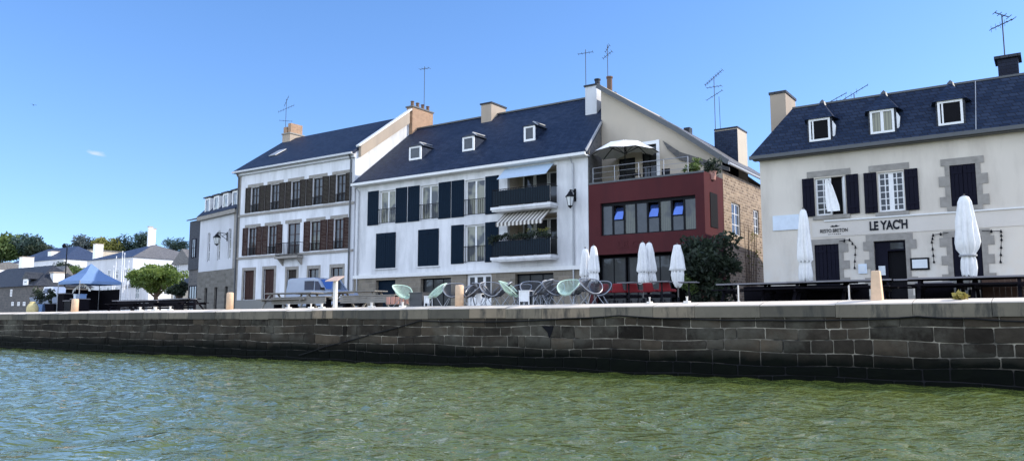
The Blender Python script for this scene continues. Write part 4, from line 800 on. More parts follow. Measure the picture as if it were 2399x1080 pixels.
# ================================================================== GREY HOUSE AND SLATE-HUNG HOUSE ON THE LEFT (local frames)
def house_grey():
    r = thing('grey_house', 'small grey rendered house with stone ground floor and a row of white dormers', 'house', (-50.75, 37.15, 0), R(-12), local=True)
    L = 7.05; zt = 10.15; zs = 5.62     # local x runs from 0 to -L away from the viewer
    ww = [(-.5 - 1.9 * i - .55, -.5 - 1.9 * i, 6.55, 8.75) for i in range(3)]; ws = [(-.75 - 1.9 * i - .5, -.75 - 1.9 * i, GZ, 4.2) for i in range(3)]
    ww = [(-1.55 - 1.95 * i, -1.05 - 1.95 * i, 6.4, 8.7) for i in range(3)]; ws = [(-1.75 - 1.9 * i, -1.2 - 1.9 * i, GZ, 4.3) for i in range(3)]
    mb = MB(); wall_face(mb, -L, 0, zs, zt, 0, ww, .2); mb.quad((-L, 0, GZ), (-L, 0, zt), (-L, 8, zt), (-L, 8, GZ)); mb.quad((0, 0, GZ), (0, 8, GZ), (0, 8, zt), (0, 0, zt)); mb.build('wall', 'greyplaster', r)
    mb = MB(); wall_face(mb, -L - .02, .02, GZ, zs, -.04, ws, .24); mb.build('ground_floor_wall', 'greystone', r)
    for w in ww: window(r, *w, .1, 1, 3, .06, 'glassc', 'frame')
    for w in ws: window(r, *w, .12, 1, 2, .07, 'glass', 'shut5')
    MB().box(-L - .1, .02, -.28, -.003, zt - .32, zt).build('cornice', 'trim', r); MB().box(-.55, .0, -.05, -.003, zs, zt - .32).build('corner_quoin', 'trim', r)
    roof = MB().slab([(-L - .1, -.3, zt), (.05, -.3, zt), (.05, 1.6, zt + 2.1), (-L + .5, 1.6, zt + 2.1)], (0, .1, -.1)).quad((-L + .5, 1.6, zt + 2.1), (.05, 1.6, zt + 2.1), (.05, 8, zt + 2.3), (-L, 8, zt + 2.2)).build('roof', 'slate', r)
    for i in range(4):
        xb = -.25 - 1.72 * i; xa = xb - .95; W = window(r, xa, xb, zt + .12, zt + 1.45, .02, 1, 1, .14, 'glassc', 'frame', 'dormer')
        mb = MB(); 
        for xx in (xa - .03, xb): MB().slab([(xx, .06, zt + .1), (xx, .06, zt + 1.45), (xx, 1.35, zt + 1.45)], (.03, 0, 0)).build('dormer_cheek', 'frame', W)
        MB().slab([(xa - .12, -.1, zt + 1.46), (xb + .12, -.1, zt + 1.46), (xb + .12, 1.5, zt + 1.66), (xa - .12, 1.5, zt + 1.66)], (0, 0, .1)).build('dormer_roof', 'slate2', W)
    r2 = thing('slate_hung_house', 'narrow dark slate hung house end beyond the grey house', 'house', (-50.75, 37.15, 0), R(-12), local=True)
    mb = MB(); x1, x0 = -L - .06, -L - 2.45; mb.box(x0, x1, .1, 7, 5.9, 10.0); mb.build('upper_wall', 'slateh', r2)
    MB().box(x0, x1, .2, 7, GZ, 5.9).build('ground_floor_wall', 'darkstone', r2)
    MB().slab([(x0 - .1, -.15, 10.05), (x1 + .0, -.15, 10.05), (x1 + .0, 4.2, 11.2), (x0 - .1, 4.2, 11.2)], (0, -.02, .08)).build('roof', 'slate2', r2)
    window(r2, x1 - 1.7, x1 - .9, 6.9, 8.5, .04, 2, 2, .06, 'glass', 'shut5')
    window(r2, x1 - 2.1, x1 - .5, GZ + .3, 4.6, .14, 3, 1, .08, 'glass', 'shut5', 'shop_window')
house_grey()

# wall lanterns
def lantern(lab, x, y, z, dy, big=1.0):
    t = thing('wall_lantern', lab, 'street lamp', (x, y, z)); yo = y - dy
    mb = MB(); mb.bar((x, y, z + .62), (x, yo, z + .62), .045); mb.bar((x, y, z + .15), (x, yo + .1, z + .58), .03); mb.box(x - .06, x + .06, y - .03, y, z + .05, z + .75); mb.tube([(x + .16 * math.cos(a), y - .25 + .16 * math.sin(a) , z + .46 + .12 * math.sin(a)) for a in [k * .7 for k in range(8)]], .018, 5); mb.build('bracket', 'iron', t)
    s = big; MB().lathe([(.26 * s, 0), (.22 * s, .05), (.11 * s, .20), (.10 * s, .25), (.04 * s, .30), (.03 * s, .38)], (x, yo, z + .24), 6).build('hood', 'iron', t)
    MB().lathe([(.11 * s, -.24), (.20 * s, .23)], (x, yo, z), 6).build('lamp_glass', 'lampglass', t); mb = MB()
    for k in range(6): a = 2 * PI * k / 6; mb.bar((x + .115 * s * math.cos(a), yo + .115 * s * math.sin(a), z - .24), (x + .205 * s * math.cos(a), yo + .205 * s * math.sin(a), z + .23), .018)
    mb.lathe([(.12 * s, -.29), (.13 * s, -.24), (.03, -.38)][::-1], (x, yo, z), 6); mb.build('cage', 'iron', t)
lantern('black wall lantern on the right end of the white house', ax(1349, YF), YF, 8.05, .55, 1.15)
lantern('black wall lantern hanging in front of the grey house', -52.3, 36.85 + .55, 7.72, .9, 1.2)

# ================================================================== QUAYSIDE FURNITURE
def closed_parasol(lab, px, y, top, bot, rmax, seed, style=0, group='folded white parasols', lean=0, base=True):
    x = ax(px, y); zt = az(px, top, y); zb = az(px, bot, y); h = zt - zb; t = thing('folded_parasol', lab, 'parasol', (x, y, GZ), 0, group)
    if style == 0: pr = [(.05, 1.0), (.11, .97), (.14, .9), (.17, .75), (.20, .55), (.235, .36), (.24, .30), (.17, .26), (.19, .2), (.21, .1), (.20, .02), (.12, .0)]
    elif style == 1: pr = [(.05, 1), (.13, .985), (.14, .93), (.15, .9), (.20, .7), (.25, .45), (.27, .40), (.20, .38), (.20, .34), (.21, .28), (.19, .14), (.10, .03), (.05, 0)]
    else: pr = [(.05, 1), (.10, .985), (.145, .93), (.15, .88), (.18, .7), (.22, .5), (.23, .42), (.20, .34), (.13, .27), (.12, .25), (.14, .2), (.15, .1), (.13, .0)]
    mb = MB(); rr = random.Random(seed); k0 = 0; n = 40; m = len(pr)
    for i in range(m):
        r_, q = pr[i]; r_ *= rmax / .24
        for j in range(n):
            a = 2 * PI * j / n; f = 1 + .24 * min(1, (1 - q) * 4) * math.cos(8 * a + seed + .5 * math.sin(3 * q * 5)) + .05 * math.cos(13 * a + 3 * q + seed)
            mb.v.append((x + lean * q * h + r_ * f * math.cos(a), y + r_ * f * math.sin(a), zb + q * h + (.05 * math.cos(8 * a) if i >= m - 2 else 0)))
    for i in range(m - 1):
        for j in range(n): mb.f.append((i * n + j, i * n + (j + 1) % n, (i + 1) * n + (j + 1) % n, (i + 1) * n + j))
    mb.f.append(tuple(range(n))); mb.build('canopy', 'canvas', t, True)
    MB().tube([(x, y, GZ), (x + lean * h, y, zt + .06)], .028, 8).build('pole', 'pole', t); MB().lathe([(.3, 0), (.3, .07), (.06, .1), (.05, .35)], (x, y, GZ), 12).build('base', 'iron', t)
    q = .28 if style == 0 else .36 if style == 1 else .26; MB().lathe([(rmax * .78, -.03), (rmax * .82, 0), (rmax * .78, .03)], (x + lean * q * h, y, zb + q * h), 16).build('strap', 'canvasd', t)
closed_parasol('big folded white parasol in front of the right hand shutters of the cream restaurant', 2268, 27.0, 459, 648, .30, 1, 2)
closed_parasol('folded white parasol beside the blank board on the cream wall', 1886, 26.6, 490, 660, .215, 2, 0)
closed_parasol('stubby folded white parasol nearest the dark shrub by the red restaurant', 1587, 29.0, 573, 672, .24, 3, 1)
closed_parasol('left one of the two touching folded parasols before the red restaurant', 1506, 29.4, 568, 664, .21, 4, 0)
closed_parasol('right one of the two touching folded parasols before the red restaurant', 1524, 29.9, 568, 664, .23, 5, 0, lean=-.03)
closed_parasol('taller folded parasol at the left end of the red seats', 1391, 29.2, 576, 662, .22, 6, 0)
closed_parasol('folded parasol half hidden at the corner between white house and red restaurant', 1371, 29.8, 582, 672, .22, 7, 0)

def lounge_chair(mat, leg, k=1.0, rim=None):
    t = thing('cord_chair', 'x', 'chair', local=True); ring = []; n = 44
    for i in range(n):
        a = 2 * PI * i / n; yy = .36 * math.sin(a); zz = .66 + .27 * math.sin(a) + .05 * math.cos(2 * a); ring.append(Vector((.40 * math.cos(a), yy + .08, zz)))
    hub = [Vector((.07 * math.cos(2 * PI * i / n), -.04 + .05 * math.sin(2 * PI * i / n), .34)) for i in range(n)]
    MB().tube([tuple(p) for p in ring] + [tuple(ring[0])], .018 * k, 6).build('rim', rim or mat, t)
    s = MB()
    for i in range(n):
        a, b = ring[i], hub[i]; m_ = a.lerp(b, .55); m_ += (Vector((0, .0, .38)) - m_) * .22 * 0 + Vector((m_.x * .18, (m_.y) * .18, -.05)); s.tube([tuple(a), tuple(m_), tuple(b)], .0095 * k, 3)
    s.build('cord_seat', mat, t); MB().tube([tuple(p) for p in hub] + [tuple(hub[0])], .014, 5).build('hub_ring', leg, t)
    for sx, sy in ((-1, -1), (1, -1), (-1, 1), (1, 1)): MB().tube([(sx * .10, sy * .07 - .03, .35), (sx * .30, sy * .26, 0)], .012, 5).build('leg', leg, t)
    return t
mint = lounge_chair('mint', 'steel'); black = lounge_chair('blackcord', 'steel', 1.0, 'steel')
um = [True]; ub = [True]
for px, y, rz, lab in ((946, 23.55, 1.25, 'pale mint cord chair furthest left, facing right on the quay edge'), (1021, 23.6, -.9, 'pale mint cord chair beside the dark square box'), (1197, 23.7, 1.9, 'pale mint cord chair seen sideways left of the largest white table'), (1329, 23.75, .12, 'pale mint cord chair facing the water near the red restaurant')):
    place(mint, um[0], (ax(px, y), y, GZ), rz, lab, 'mint green cord chairs'); um[0] = False
for px, y, rz, lab in ((1062, 23.55, .5, 'black cord chair just left of the pinkish stone post'), (1108, 23.7, -.4, 'black cord chair just right of the pinkish stone post'), (1150, 23.6, .8, 'black cord chair behind the upright white table'), (1172, 23.9, -.6, 'black cord chair directly left of the sideways mint chair'), (1244, 24.0, .5, 'black cord chair behind the largest white table'), (1268, 23.55, -1.2, 'black cord chair between the white table and the low black table'), (1298, 23.9, .9, 'black cord chair touching the left rim of the front facing mint chair'), (1084, 25.3, -1.0, 'black cord chair behind the pinkish stone post'), (1133, 24.4, 2.6, 'black cord chair in front of the white panelled entrance door'), (1220, 25.7, .2, 'black cord chair at the left side of the dark shop window'), (1285, 25.8, -.5, 'black cord chair at the right side of the dark shop window'), (1354, 23.9, -.9, 'black cord chair between the front facing mint chair and the corner parasols'), (1405, 25.2, .4, 'black cord chair partly hidden at the left end of the red chairs'), (1386, 23.5, 1.0, 'black cord chair at the right end of the row by the folded parasols')):
    place(black, ub[0], (ax(px, y), y, GZ), rz, lab, 'black cord chairs'); ub[0] = False
def low_table(): 
    t = thing('low_table', 'x', 'table', local=True); MB().lathe([(.30, .46), (.31, .47), (.30, .485)], (0, 0, 0), 18).build('table_top', 'blackcord', t)
    for k in range(3): a = 2 * PI * k / 3; MB().tube([(.1 * math.cos(a), .1 * math.sin(a), .46), (.25 * math.cos(a), .25 * math.sin(a), 0)], .012, 5).build('leg', 'steel', t)
    return t
lt = low_table()
for k, (px, y, lab) in enumerate(((1102, 23.9, 'round black low table beside the pinkish stone post'), (1218, 24.0, 'round black low table between the sideways mint chair and the white table'), (1262, 25.4, 'round black low table behind the black chairs in front of the dark shop window'), (1360, 24.3, 'round black low table right of the front facing mint chair'))): place(lt, k == 0, (ax(px, y), y, GZ), k * .7, lab, 'round black low tables')
def white_table(lab, px, y, w, h, rz, tilt=0):
    x = ax(px, y); t = thing('white_side_table', lab, 'table', (x, y, GZ), rz, 'small white side tables', local=True)
    MB().box(-w / 2, w / 2, -w / 2, w / 2, h - .03, h).build('table_top', 'tablewhite', t); MB().box(-w / 2 + .02, w / 2 - .02, -w / 2 + .03, -w / 2 + .04, .12, h - .03).build('front_panel', 'tablewhite', t)
    for sx in (-1, 1):
        for sy in (-1, 1): MB().bar((sx * (w / 2 - .025), sy * (w / 2 - .02), 0), (sx * (w / 2 - .025), sy * (w / 2 - .02), h - .03), .03).build('leg', 'tablewhite', t)
white_table('narrow white table standing left under the mint chair by the dark box', 1005, 23.5, .26, .40, .1)
white_table('upright white table right of the pinkish stone post', 1127, 23.8, .28, .46, -.1)
white_table('largest white table, beside the sideways mint chair', 1233, 23.65, .42, .52, .15)
x = ax(983, 23.8); t = thing('dark_box', 'dark square storage box between two pale mint chairs', 'box', (x, 23.8, GZ)); MB().box(x - .33, x + .33, 23.6, 24.1, GZ, GZ + .52).build('body', 'blackcord', t, bevel=.015); MB().box(x - .35, x + .35, 23.58, 24.12, GZ + .52, GZ + .56).build('lid', 'blackcord', t)
x = ax(935, 23.95); t = thing('pink_slatted_crate', 'low pinkish slatted crate behind the furthest left mint chair', 'crate', (x, 23.95, GZ))
for i in range(5): MB().box(x - .62 + i * .25, x - .44 + i * .25, 23.9, 23.93, GZ + .12, GZ + .42).build('slat', 'terracotta', t)
mb = MB(); mb.box(x - .62, x + .56, 23.93, 24.3, GZ + .10, GZ + .14); mb.box(x - .62, x + .56, 24.27, 24.3, GZ + .14, GZ + .42); mb.build('crate_base', 'timber', t)
for px, hh, rad, taper, lab in ((183, .78, .20, .95, 'pale stone bollard furthest left, in front of the blue tent'), (543, .85, .17, .95, 'tall pale stone bollard in front of the grey house'), (1077, .84, .17, .95, 'pinkish stone post among the black cord chairs'), (2050, .84, .15, .84, 'wide tapering orange stone bollard before the restaurant doorway')):
    y = 23.25; x = ax(px, y); zb = GZ - .06; t = thing('stone_bollard', lab, 'bollard', (x, y, zb), group='stone bollards along the quay edge'); h = hh
    if px == 2050:
        mb = MB(); a, b = rad, rad * .72; mb.add([(x - a, y - a, zb), (x + a, y - a, zb), (x + a, y + a, zb), (x - a, y + a, zb), (x - b, y - b, zb + h), (x + b, y - b, zb + h), (x + b, y + b, zb + h), (x - b, y + b, zb + h)], [(3, 2, 1, 0), (4, 5, 6, 7), (0, 1, 5, 4), (1, 2, 6, 5), (2, 3, 7, 6), (3, 0, 4, 7)]); mb.build('shaft', 'bollard', t, bevel=.03)
    else: MB().lathe([(rad, 0), (rad * taper, h * .93), (rad * taper * .86, h * .985), (.02, h)], (x, y, zb), 14).build('shaft', 'bollard', t, True)
x = ax(788, 23.3); t = thing('information_post', 'white post with a pinkish tilted lectern board on the quay edge', 'sign', (x, 23.3, GZ - .05)); zt = az(788, 655, 23.3)
MB().box(x - .075, x + .075, 23.24, 23.36, GZ - .05, zt - .05).build('post', 'signpost', t); MB().slab([(x - .38, 23.05, zt - .08), (x + .36, 23.05, zt - .08), (x + .30, 23.5, zt + .12), (x - .32, 23.5, zt + .12)], (0, .01, .04)).build('lectern_board', 'signtop', t)
for px, y, z1, r_, lab in ((1727, 23.6, 668, .022, 'thin pale upright post between the dark shrub and the terrace tables'), (1985, 23.6, 668, .022, 'thin pale upright post left of the orange bollard')):
    x = ax(px, y); t = MB().tube([(x, y, GZ - .02), (x, y, az(px, z1, y))], r_, 6).lathe([(.06, 0), (.06, .02)], (x, y, GZ), 8).build('thin_post', 'signpost'); tag(t, lab, 'post', 'thin pale posts')
for i, (px, w) in enumerate(((680, .1), (732, .08), (757, .12), (873, .12), (945, .1), (335, .14), (370, .2), (405, .12), (1607, .08), (1520, .06))):
    x = ax(px, 23.1); o = MB().box(x - w, x + w, 23.0, 23.2, 2.12, 2.24).lathe([(w * .4, 0), (w * .4, .12), (w * .6, .16)], (x, 23.1, 2.22), 8).build('mooring_cleat', 'signpost')
    tag(o, ['small pale cleat under the left bench end', 'small pale cleat left of the information post', 'wide pale cleat just left of the information post', 'pale cleat under the right timber bench', 'pale cleat below the furthest left mint chair', 'pale cleat left of the large one below the dark benches', 'largest pale cleat below the dark benches on the left', 'pale cleat right of the large one below the dark benches', 'small pale cleat right of the stubby folded parasol', 'tiny pale cleat below the two touching parasols'][i], 'cleat', 'mooring cleats on the quay edge')
x = ax(2243, 23.0); t = foliage('dry_grass_tuft', 'leaf_dry', [(x, 23.0, 2.25, .16, .10)], 90, .09, None, seed=31); tag(t, 'small yellow tuft of dry grass on the coping', 'grass tuft')

# --- picnic tables: pale timber ones in the middle, dark ones left and right
def picnic(mat, L, edge=None, h=.70):
    t = thing('picnic_table', 'x', 'picnic table', local=True)
    mb = MB(); 
    for k in range(5): mb.box(-L / 2, L / 2, -.38 + k * .155, -.38 + k * .155 + .14, h, h + .045)
    tp = mb.build('table_top', mat, t)
    if edge: MB().box(-L / 2 - .003, L / 2 + .003, -.39, -.381, h + .005, h + .052).build('top_edge', edge, tp)
    for s in (-1, 1):
        mb = MB(); mb.box(-L / 2, L / 2, s * .72 - .13, s * .72 - .005, .41, .45); mb.box(-L / 2, L / 2, s * .72 + .005, s * .72 + .13, .41, .45); mb.build('bench', mat, t)
    for s in (-1, 1):
        mb = MB(); X = s * (L / 2 - .3); mb.bar((X, -.78, 0), (X, -.22, h), .09, .05); mb.bar((X, .78, 0), (X, .22, h), .09, .05); mb.box(X + .03, X + .075, -.82, .82, .33, .41); mb.build('trestle', mat, t)
    return t
p = picnic('timber', 3.1)
for k, (px, y, lab) in enumerate(((690, 24.6, 'pale timber picnic table furthest left, before the pale blue van'), (762, 25.6, 'pale timber picnic table behind the information post'), (838, 25.0, 'pale timber picnic table to the right of the information post'))): place(p, k == 0, (ax(px, y), y, GZ), random.uniform(-.05, .05), lab, 'pale timber picnic tables')
p = picnic('tdark', 3.0, 'tedge', .60)
for k, (px, y, lab) in enumerate(((318, 25.4, 'dark picnic table furthest left, beside the blue tent'), (370, 26.2, 'dark picnic table in the middle before the leafy tree'), (425, 25.2, 'dark picnic table in front of the slate hung house'), (1790, 25.8, 'dark picnic table at the left end of the cream restaurant terrace'), (1885, 26.1, 'dark picnic table below the folded parasol beside the blank board'), (1965, 25.6, 'dark picnic table just left of the orange bollard'), (2170, 25.9, 'dark picnic table below the menu case'), (2265, 25.5, 'dark picnic table below the big folded parasol'), (2360, 26.0, 'dark picnic table at the far right edge of the terrace'))): place(p, k == 0, (ax(px, y), y, GZ), random.uniform(-.06, .06), lab, 'dark terrace picnic tables')
for k, (pa, pb, y, h, mt, nm, lab) in enumerate(((1742, 2028, 26.95, .56, 'tdark', 'terrace_screen', 'low dark timber screen along the left part of the cream terrace'), (2142, 2226, 26.9, .56, 'tdark', 'terrace_screen', 'low dark timber screen under the menu case'), (2296, 2420, 26.9, .66, 'brownbench', 'terrace_screen', 'low brown timber screen at the far right of the terrace'))):
    xa, xb = ax(pa, y), ax(pb, y); t = thing(nm, lab, 'screen', ((xa + xb) / 2, y, GZ)); mb = MB(); n = int((xb - xa) / .14)
    for i in range(n): mb.box(xa + (xb - xa) * i / n, xa + (xb - xa) * (i + .985) / n, y, y + .03, GZ + .05, GZ + h)
    mb.build('boards', mt, t); MB().box(xa - .02, xb + .02, y - .04, y + .07, GZ + h, GZ + h + .04).build('top_rail', 'tedge' if k else 'tdark', t)
    for i in range(3): q = xa + (xb - xa) * i / 2; MB().box(q - .04, q + .04, y + .03, y + .1, GZ, GZ + h).build('post', 'iron', t)
for k, (pa, pb, y, lab) in enumerate(((640, 765, 24.0, 'long low timber bench left of the information post'), (800, 925, 24.1, 'long low timber bench right of the information post'))):
    xa, xb = ax(pa, y), ax(pb, y); t = thing('timber_bench', lab, 'bench', ((xa + xb) / 2, y, GZ), group='long low timber benches'); mb = MB()
    for i in range(3): mb.box(xa, xb, y, y + .04, GZ + .20 + i * .095, GZ + .285 + i * .095)
    mb.build('front_boards', 'timber', t); MB().box(xa - .03, xb + .03, y - .03, y + .5, GZ + .49, GZ + .53).build('seat', 'timber', t)
    for i in range(4): q = xa + .15 + (xb - xa - .3) * i / 3; MB().box(q - .05, q + .05, y + .05, y + .45, GZ, GZ + .49).build('leg', 'tdark', t)
for k, (pa, pb, y, lab) in enumerate(((282, 372, 24.9, 'low dark boarded screen before the white quay building'), (376, 462, 24.9, 'low dark boarded screen before the slate hung house'))):
    xa, xb = ax(pa, y), ax(pb, y); t = thing('terrace_screen', lab, 'screen', ((xa + xb) / 2, y, GZ)); mb = MB()
    for i in range(4): mb.box(xa, xb, y, y + .04, GZ + .10 + i * .12, GZ + .21 + i * .12)
    mb.build('boards', 'tdark', t); MB().box(xa - .03, xb + .03, y - .03, y + .09, GZ + .58, GZ + .62).build('top_rail', 'tedge', t)
    for i in range(4): q = xa + .1 + (xb - xa - .2) * i / 3; MB().box(q - .04, q + .04, y + .04, y + .10, GZ, GZ + .58).build('post', 'tdark', t)
xa, xb = ax(2222, 25.9), ax(2297, 25.9); t = thing('grey_planter', 'plain grey trough behind the foot of the big folded parasol', 'planter', ((xa + xb) / 2, 27.4, GZ)); MB().box(xa - .2, xb + .05, 27.35, 27.75, GZ, GZ + .66).build('trough', 'plinth', t, bevel=.02); MB().box(xa - .17, xb + .02, 27.38, 27.72, GZ + .66, GZ + .67).build('soil', 'dark', t)

# --- red seats and tables before the red restaurant
def tub_chair():
    t = thing('red_tub_chair', 'x', 'chair', local=True); MB().box(-.22, .22, -.30, .28, .30, .42).build('seat', 'tdark', t, bevel=.04)
    MB().slab([(-.24, .22, .50), (.24, .22, .50), (.19, .32, .84), (-.19, .32, .84)], (0, .07, 0)).build('backrest', 'redseat', t, bevel=.04)
    for s in (-1, 1): MB().box(s * .23 - .035, s * .23 + .035, -.28, .26, .50, .60).build('armrest', 'redseat', t, bevel=.03)
    for sx in (-1, 1):
        for sy in (-1, 1): MB().bar((sx * .19, sy * .24, .22), (sx * .20, sy * .26, 0), .035).build('leg', 'iron', t)
    return t
tc = tub_chair()
for k, (px, y, lab) in enumerate(((1423, 27.2, 'red tub chair furthest left in the row'), (1452, 27.2, 'red tub chair second from the left in the row'), (1485, 27.4, 'red tub chair left of the two touching parasols'), (1527, 27.3, 'red tub chair below the two touching parasols'), (1562, 27.2, 'red tub chair furthest right, beside the stubby parasol'))): place(tc, k == 0, (ax(px, y), y, GZ), PI + random.uniform(-.25, .25), lab, 'red tub chairs before the red restaurant')
def cafe_table():
    t = thing('cafe_table', 'x', 'table', local=True); MB().box(-.33, .33, -.33, .33, .82, .85).build('table_top', 'tedge', t); MB().tube([(0, 0, .05), (0, 0, .82)], .03, 8).build('pedestal', 'iron', t); MB().box(-.25, .25, -.03, .03, 0, .04).box(-.03, .03, -.25, -.03, 0, .04).box(-.03, .03, .03, .25, 0, .04).build('foot', 'iron', t); return t
ct = cafe_table()
for k, (px, y, lab) in enumerate(((1472, 26.6, 'square cafe table between the left red chairs'), (1549, 26.5, 'square cafe table right of the two touching parasols'), (1612, 27.5, 'square cafe table between the stubby parasol and the dark shrub'))): place(ct, k == 0, (ax(px, y), y, GZ), .1 * k, lab, 'square cafe tables before the red restaurant')

# --- big dark shrub in the alley mouth
x = ax(1668, 31.5); cl = blob(x - .1, 31.5, 4.2, 1.35, 1.0, 1.15, 26, .52, 41) + blob(x - .2, 31.5, 3.1, 1.0, .8, .9, 14, .5, 42)
tree('large dark evergreen shrub between the red restaurant and the cream house', x, 31.5, GZ, cl, 6500, .11, 'leaf_dark', (.12, .06), name='dark_shrub', seed=43, cat='shrub', trunk_top=4.4)
x = ax(1612, 31.0); t = thing('hedge_clump', 'small greenish shrub behind the stubby folded parasol', 'shrub', (x, 31, GZ)); foliage('foliage', 'leaf_mid', blob(x, 31, 3.1, .3, .3, .7, 7, .3, 51), 500, .08, t, seed=51); MB().tube([(x, 31, GZ), (x, 31, 3.1)], .05, 5).build('stem', 'bark', t)

# --- van
def van():
    y0, y1 = 29.2, 30.95; xa, xb = -35.4, -31.35; z0 = GZ; t = thing('parked_van', 'pale blue small van parked behind the timber picnic tables', 'van', ((xa + xb) / 2, 30, GZ)); L = xb - xa
    def P(f, z): return (xa + L * f, z0 + z)
    prof = [P(.0, .35), P(.01, 1.1), P(.035, 1.70), P(.07, 1.80), P(.56, 1.80), P(.64, 1.72), P(.78, 1.12), P(.965, .98), P(1.0, .72), P(1.0, .33), P(.9, .25), P(.05, .25)]
    mb = MB(); k = len(prof); ins = .03
    A = [(x, y0 + (ins if z > z0 + 1.2 else 0), z) for x, z in prof]; B = [(x, y1 - (ins if z > z0 + 1.2 else 0), z) for x, z in prof]
    mb.add(A + B, [tuple(range(k))[::-1], tuple(range(k, 2 * k))] + [(i, (i + 1) % k, (i + 1) % k + k, i + k) for i in range(k)]); body = mb.build('body', 'van', t, bevel=.05)
    def pan(pts, nm, mt): 
        m2 = MB(); m2.slab([(xa + L * f, y0 - .004, z0 + z) for f, z in pts], (0, -.012, 0)); return m2.build(nm, mt, t)
    pan([(.39, 1.12), (.57, 1.12), (.57, 1.62), (.39, 1.62)], 'side_window', 'carglass'); pan([(.595, 1.10), (.745, 1.10), (.655, 1.58), (.595, 1.60)], 'side_window', 'carglass')
    m2 = MB(); a, b = prof[5], prof[6]; nrm = Vector((b[1] - a[1], 0, -(b[0] - a[0]))).normalized() * -1; q = .05
    p1 = Vector((a[0], 0, a[1])).lerp(Vector((b[0], 0, b[1])), .06); p2 = Vector((a[0], 0, a[1])).lerp(Vector((b[0], 0, b[1])), .94); off = Vector((.012, 0, .012))
    m2.slab([(p1.x, y0 + .2, p1.z), (p1.x, y1 - .2, p1.z), (p2.x, y1 - .14, p2.z), (p2.x, y0 + .14, p2.z)], tuple(off)); m2.build('windscreen', 'carglass', t)
    for f in (.19, .82):
        for yy in (y0 - .01, y1 - .17):
            W = MB(); cx_, cz_ = xa + L * f, z0 + .31
            ringp = lambda r, dy: [(cx_ + r * math.cos(2 * PI * i / 20), yy + dy, cz_ + r * math.sin(2 * PI * i / 20)) for i in range(20)]
            W.slab(ringp(.31, 0), (0, .18, 0)); w = W.build('wheel', 'rubber', t); MB().slab(ringp(.19, -.012), (0, .011, 0)).build('rim', 'steel', w)
    MB().box(xa + .05 * L, xa + .37 * L, y0 - .012, y0 - .002, z0 + .55, z0 + .60).build('side_moulding', 'rubber', t); MB().box(xb - .02, xb + .03, y0 + .15, y0 + .5, z0 + .66, z0 + .82).build('headlight', 'lampglass', t); MB().box(xb - .02, xb + .03, y1 - .5, y1 - .15, z0 + .66, z0 + .82).build('headlight', 'lampglass', t)
    MB().box(xa + .74 * L, xa + .79 * L, y0 - .16, y0 - .02, z0 + 1.1, z0 + 1.24).build('wing_mirror', 'rubber', t); MB().box(xa - .06, xb + .05, y0 + .1, y1 - .1, z0 + .28, z0 + .45).build('bumper', 'rubber', t)
van()

# --- blue market tent and the things round it
def tent():
    y = 28.5; xm = ax(215, y); xa, xb = xm - 1.42, xm + 1.42; dy = 1.42; ze = az(215, 660, y) ; zt = az(213, 622, y + 1); t = thing('market_tent', 'blue peaked market tent on the quay at the left', 'tent', (xm, y, GZ))
    mb = MB(); e = [(xa, y - dy, ze), (xb, y - dy, ze), (xb, y + dy, ze), (xa, y + dy, ze)]; mid = [tuple(Vector(p).lerp(Vector((xm, y, zt)), .55) - Vector((0, 0, .14))) for p in e]
    for i in range(4): j = (i + 1) % 4; mb.quad(e[i], e[j], mid[j], mid[i]); mb.poly([mid[i], mid[j], (xm, y, zt)]); mb.quad(e[i], e[j], (e[j][0], e[j][1], ze - .2), (e[i][0], e[i][1], ze - .2))
    mb.build('canopy', 'tentblue', t)
    for p in e: MB().tube([(p[0], p[1], GZ), (p[0], p[1], ze)], .03, 6).build('leg', 'steel', t)
    MB().box(xa + .1, xb - .1, y + dy - .05, y + dy - .02, GZ + .2, ze - .5).build('back_shade_sheet', 'tdark', t); MB().box(xa + .03, xa + .06, y - dy + .5, y + dy - .06, GZ + .2, ze - .5).build('side_shade_sheet', 'tdark', t)  # dark sheets added to stand for the shade inside the tent
    z = ze - .32; xx = xa + .3; mb = MB(); n = 8
    for i in range(n):
        u0, u1 = i / n, (i + 1) / n; f = lambda u: z - .55 + .75 * math.sin(PI * (.12 + .75 * u)); mb.quad((xx + 2.4 * u0, y - .6, f(u0) - .28), (xx + 2.4 * u1, y - .6, f(u1) - .12), (xx + 2.4 * u1, y - .6, f(u1) - .02), (xx + 2.4 * u0, y - .6, f(u0) - .02))
    t2 = thing('white_stall_banner', 'white curved cloth banner hanging inside the blue tent', 'banner', (xx, y - .6, z)); mb.build('cloth', 'canvas', t2)
    for k, (f, w, h, mt, lab) in enumerate(((.14, .4, 1.3, 'tdark', 'tall dark stall cabinet at the left side under the blue tent'), (.46, .42, .8, 'iron', 'lower dark stall counter in the middle under the blue tent'), (.82, .5, .9, 'tdark', 'wide dark stall counter at the right side under the blue tent'))):
        x = xa + (xb - xa) * f; q = thing('stall_counter', lab, 'stall', (x, y - 1.2, GZ), group='dark counters under the tent'); MB().box(x - w, x + w, y - 1.4, y - .7, GZ, GZ + h).build('body', mt, q); MB().box(x - w - .05, x + w + .05, y - 1.48, y - .66, GZ + h, GZ + h + .05).build('counter_top', 'tedge', q)
    for k, (f, mt, lab) in enumerate(((.72, 'board', 'pale lilac crate on the right counter of the tent stall'), (.93, 'tentblue', 'blue crate standing on the right edge of the tent stall'))):
        x = xa + (xb - xa) * f; o = MB().box(x - .15, x + .15, y - 1.3, y - .9, GZ + .955, GZ + 1.25).box(x - .17, x + .17, y - 1.33, y - .87, GZ + 1.2, GZ + 1.255 ).build('crate', mt); tag(o, lab, 'crate')
tent()
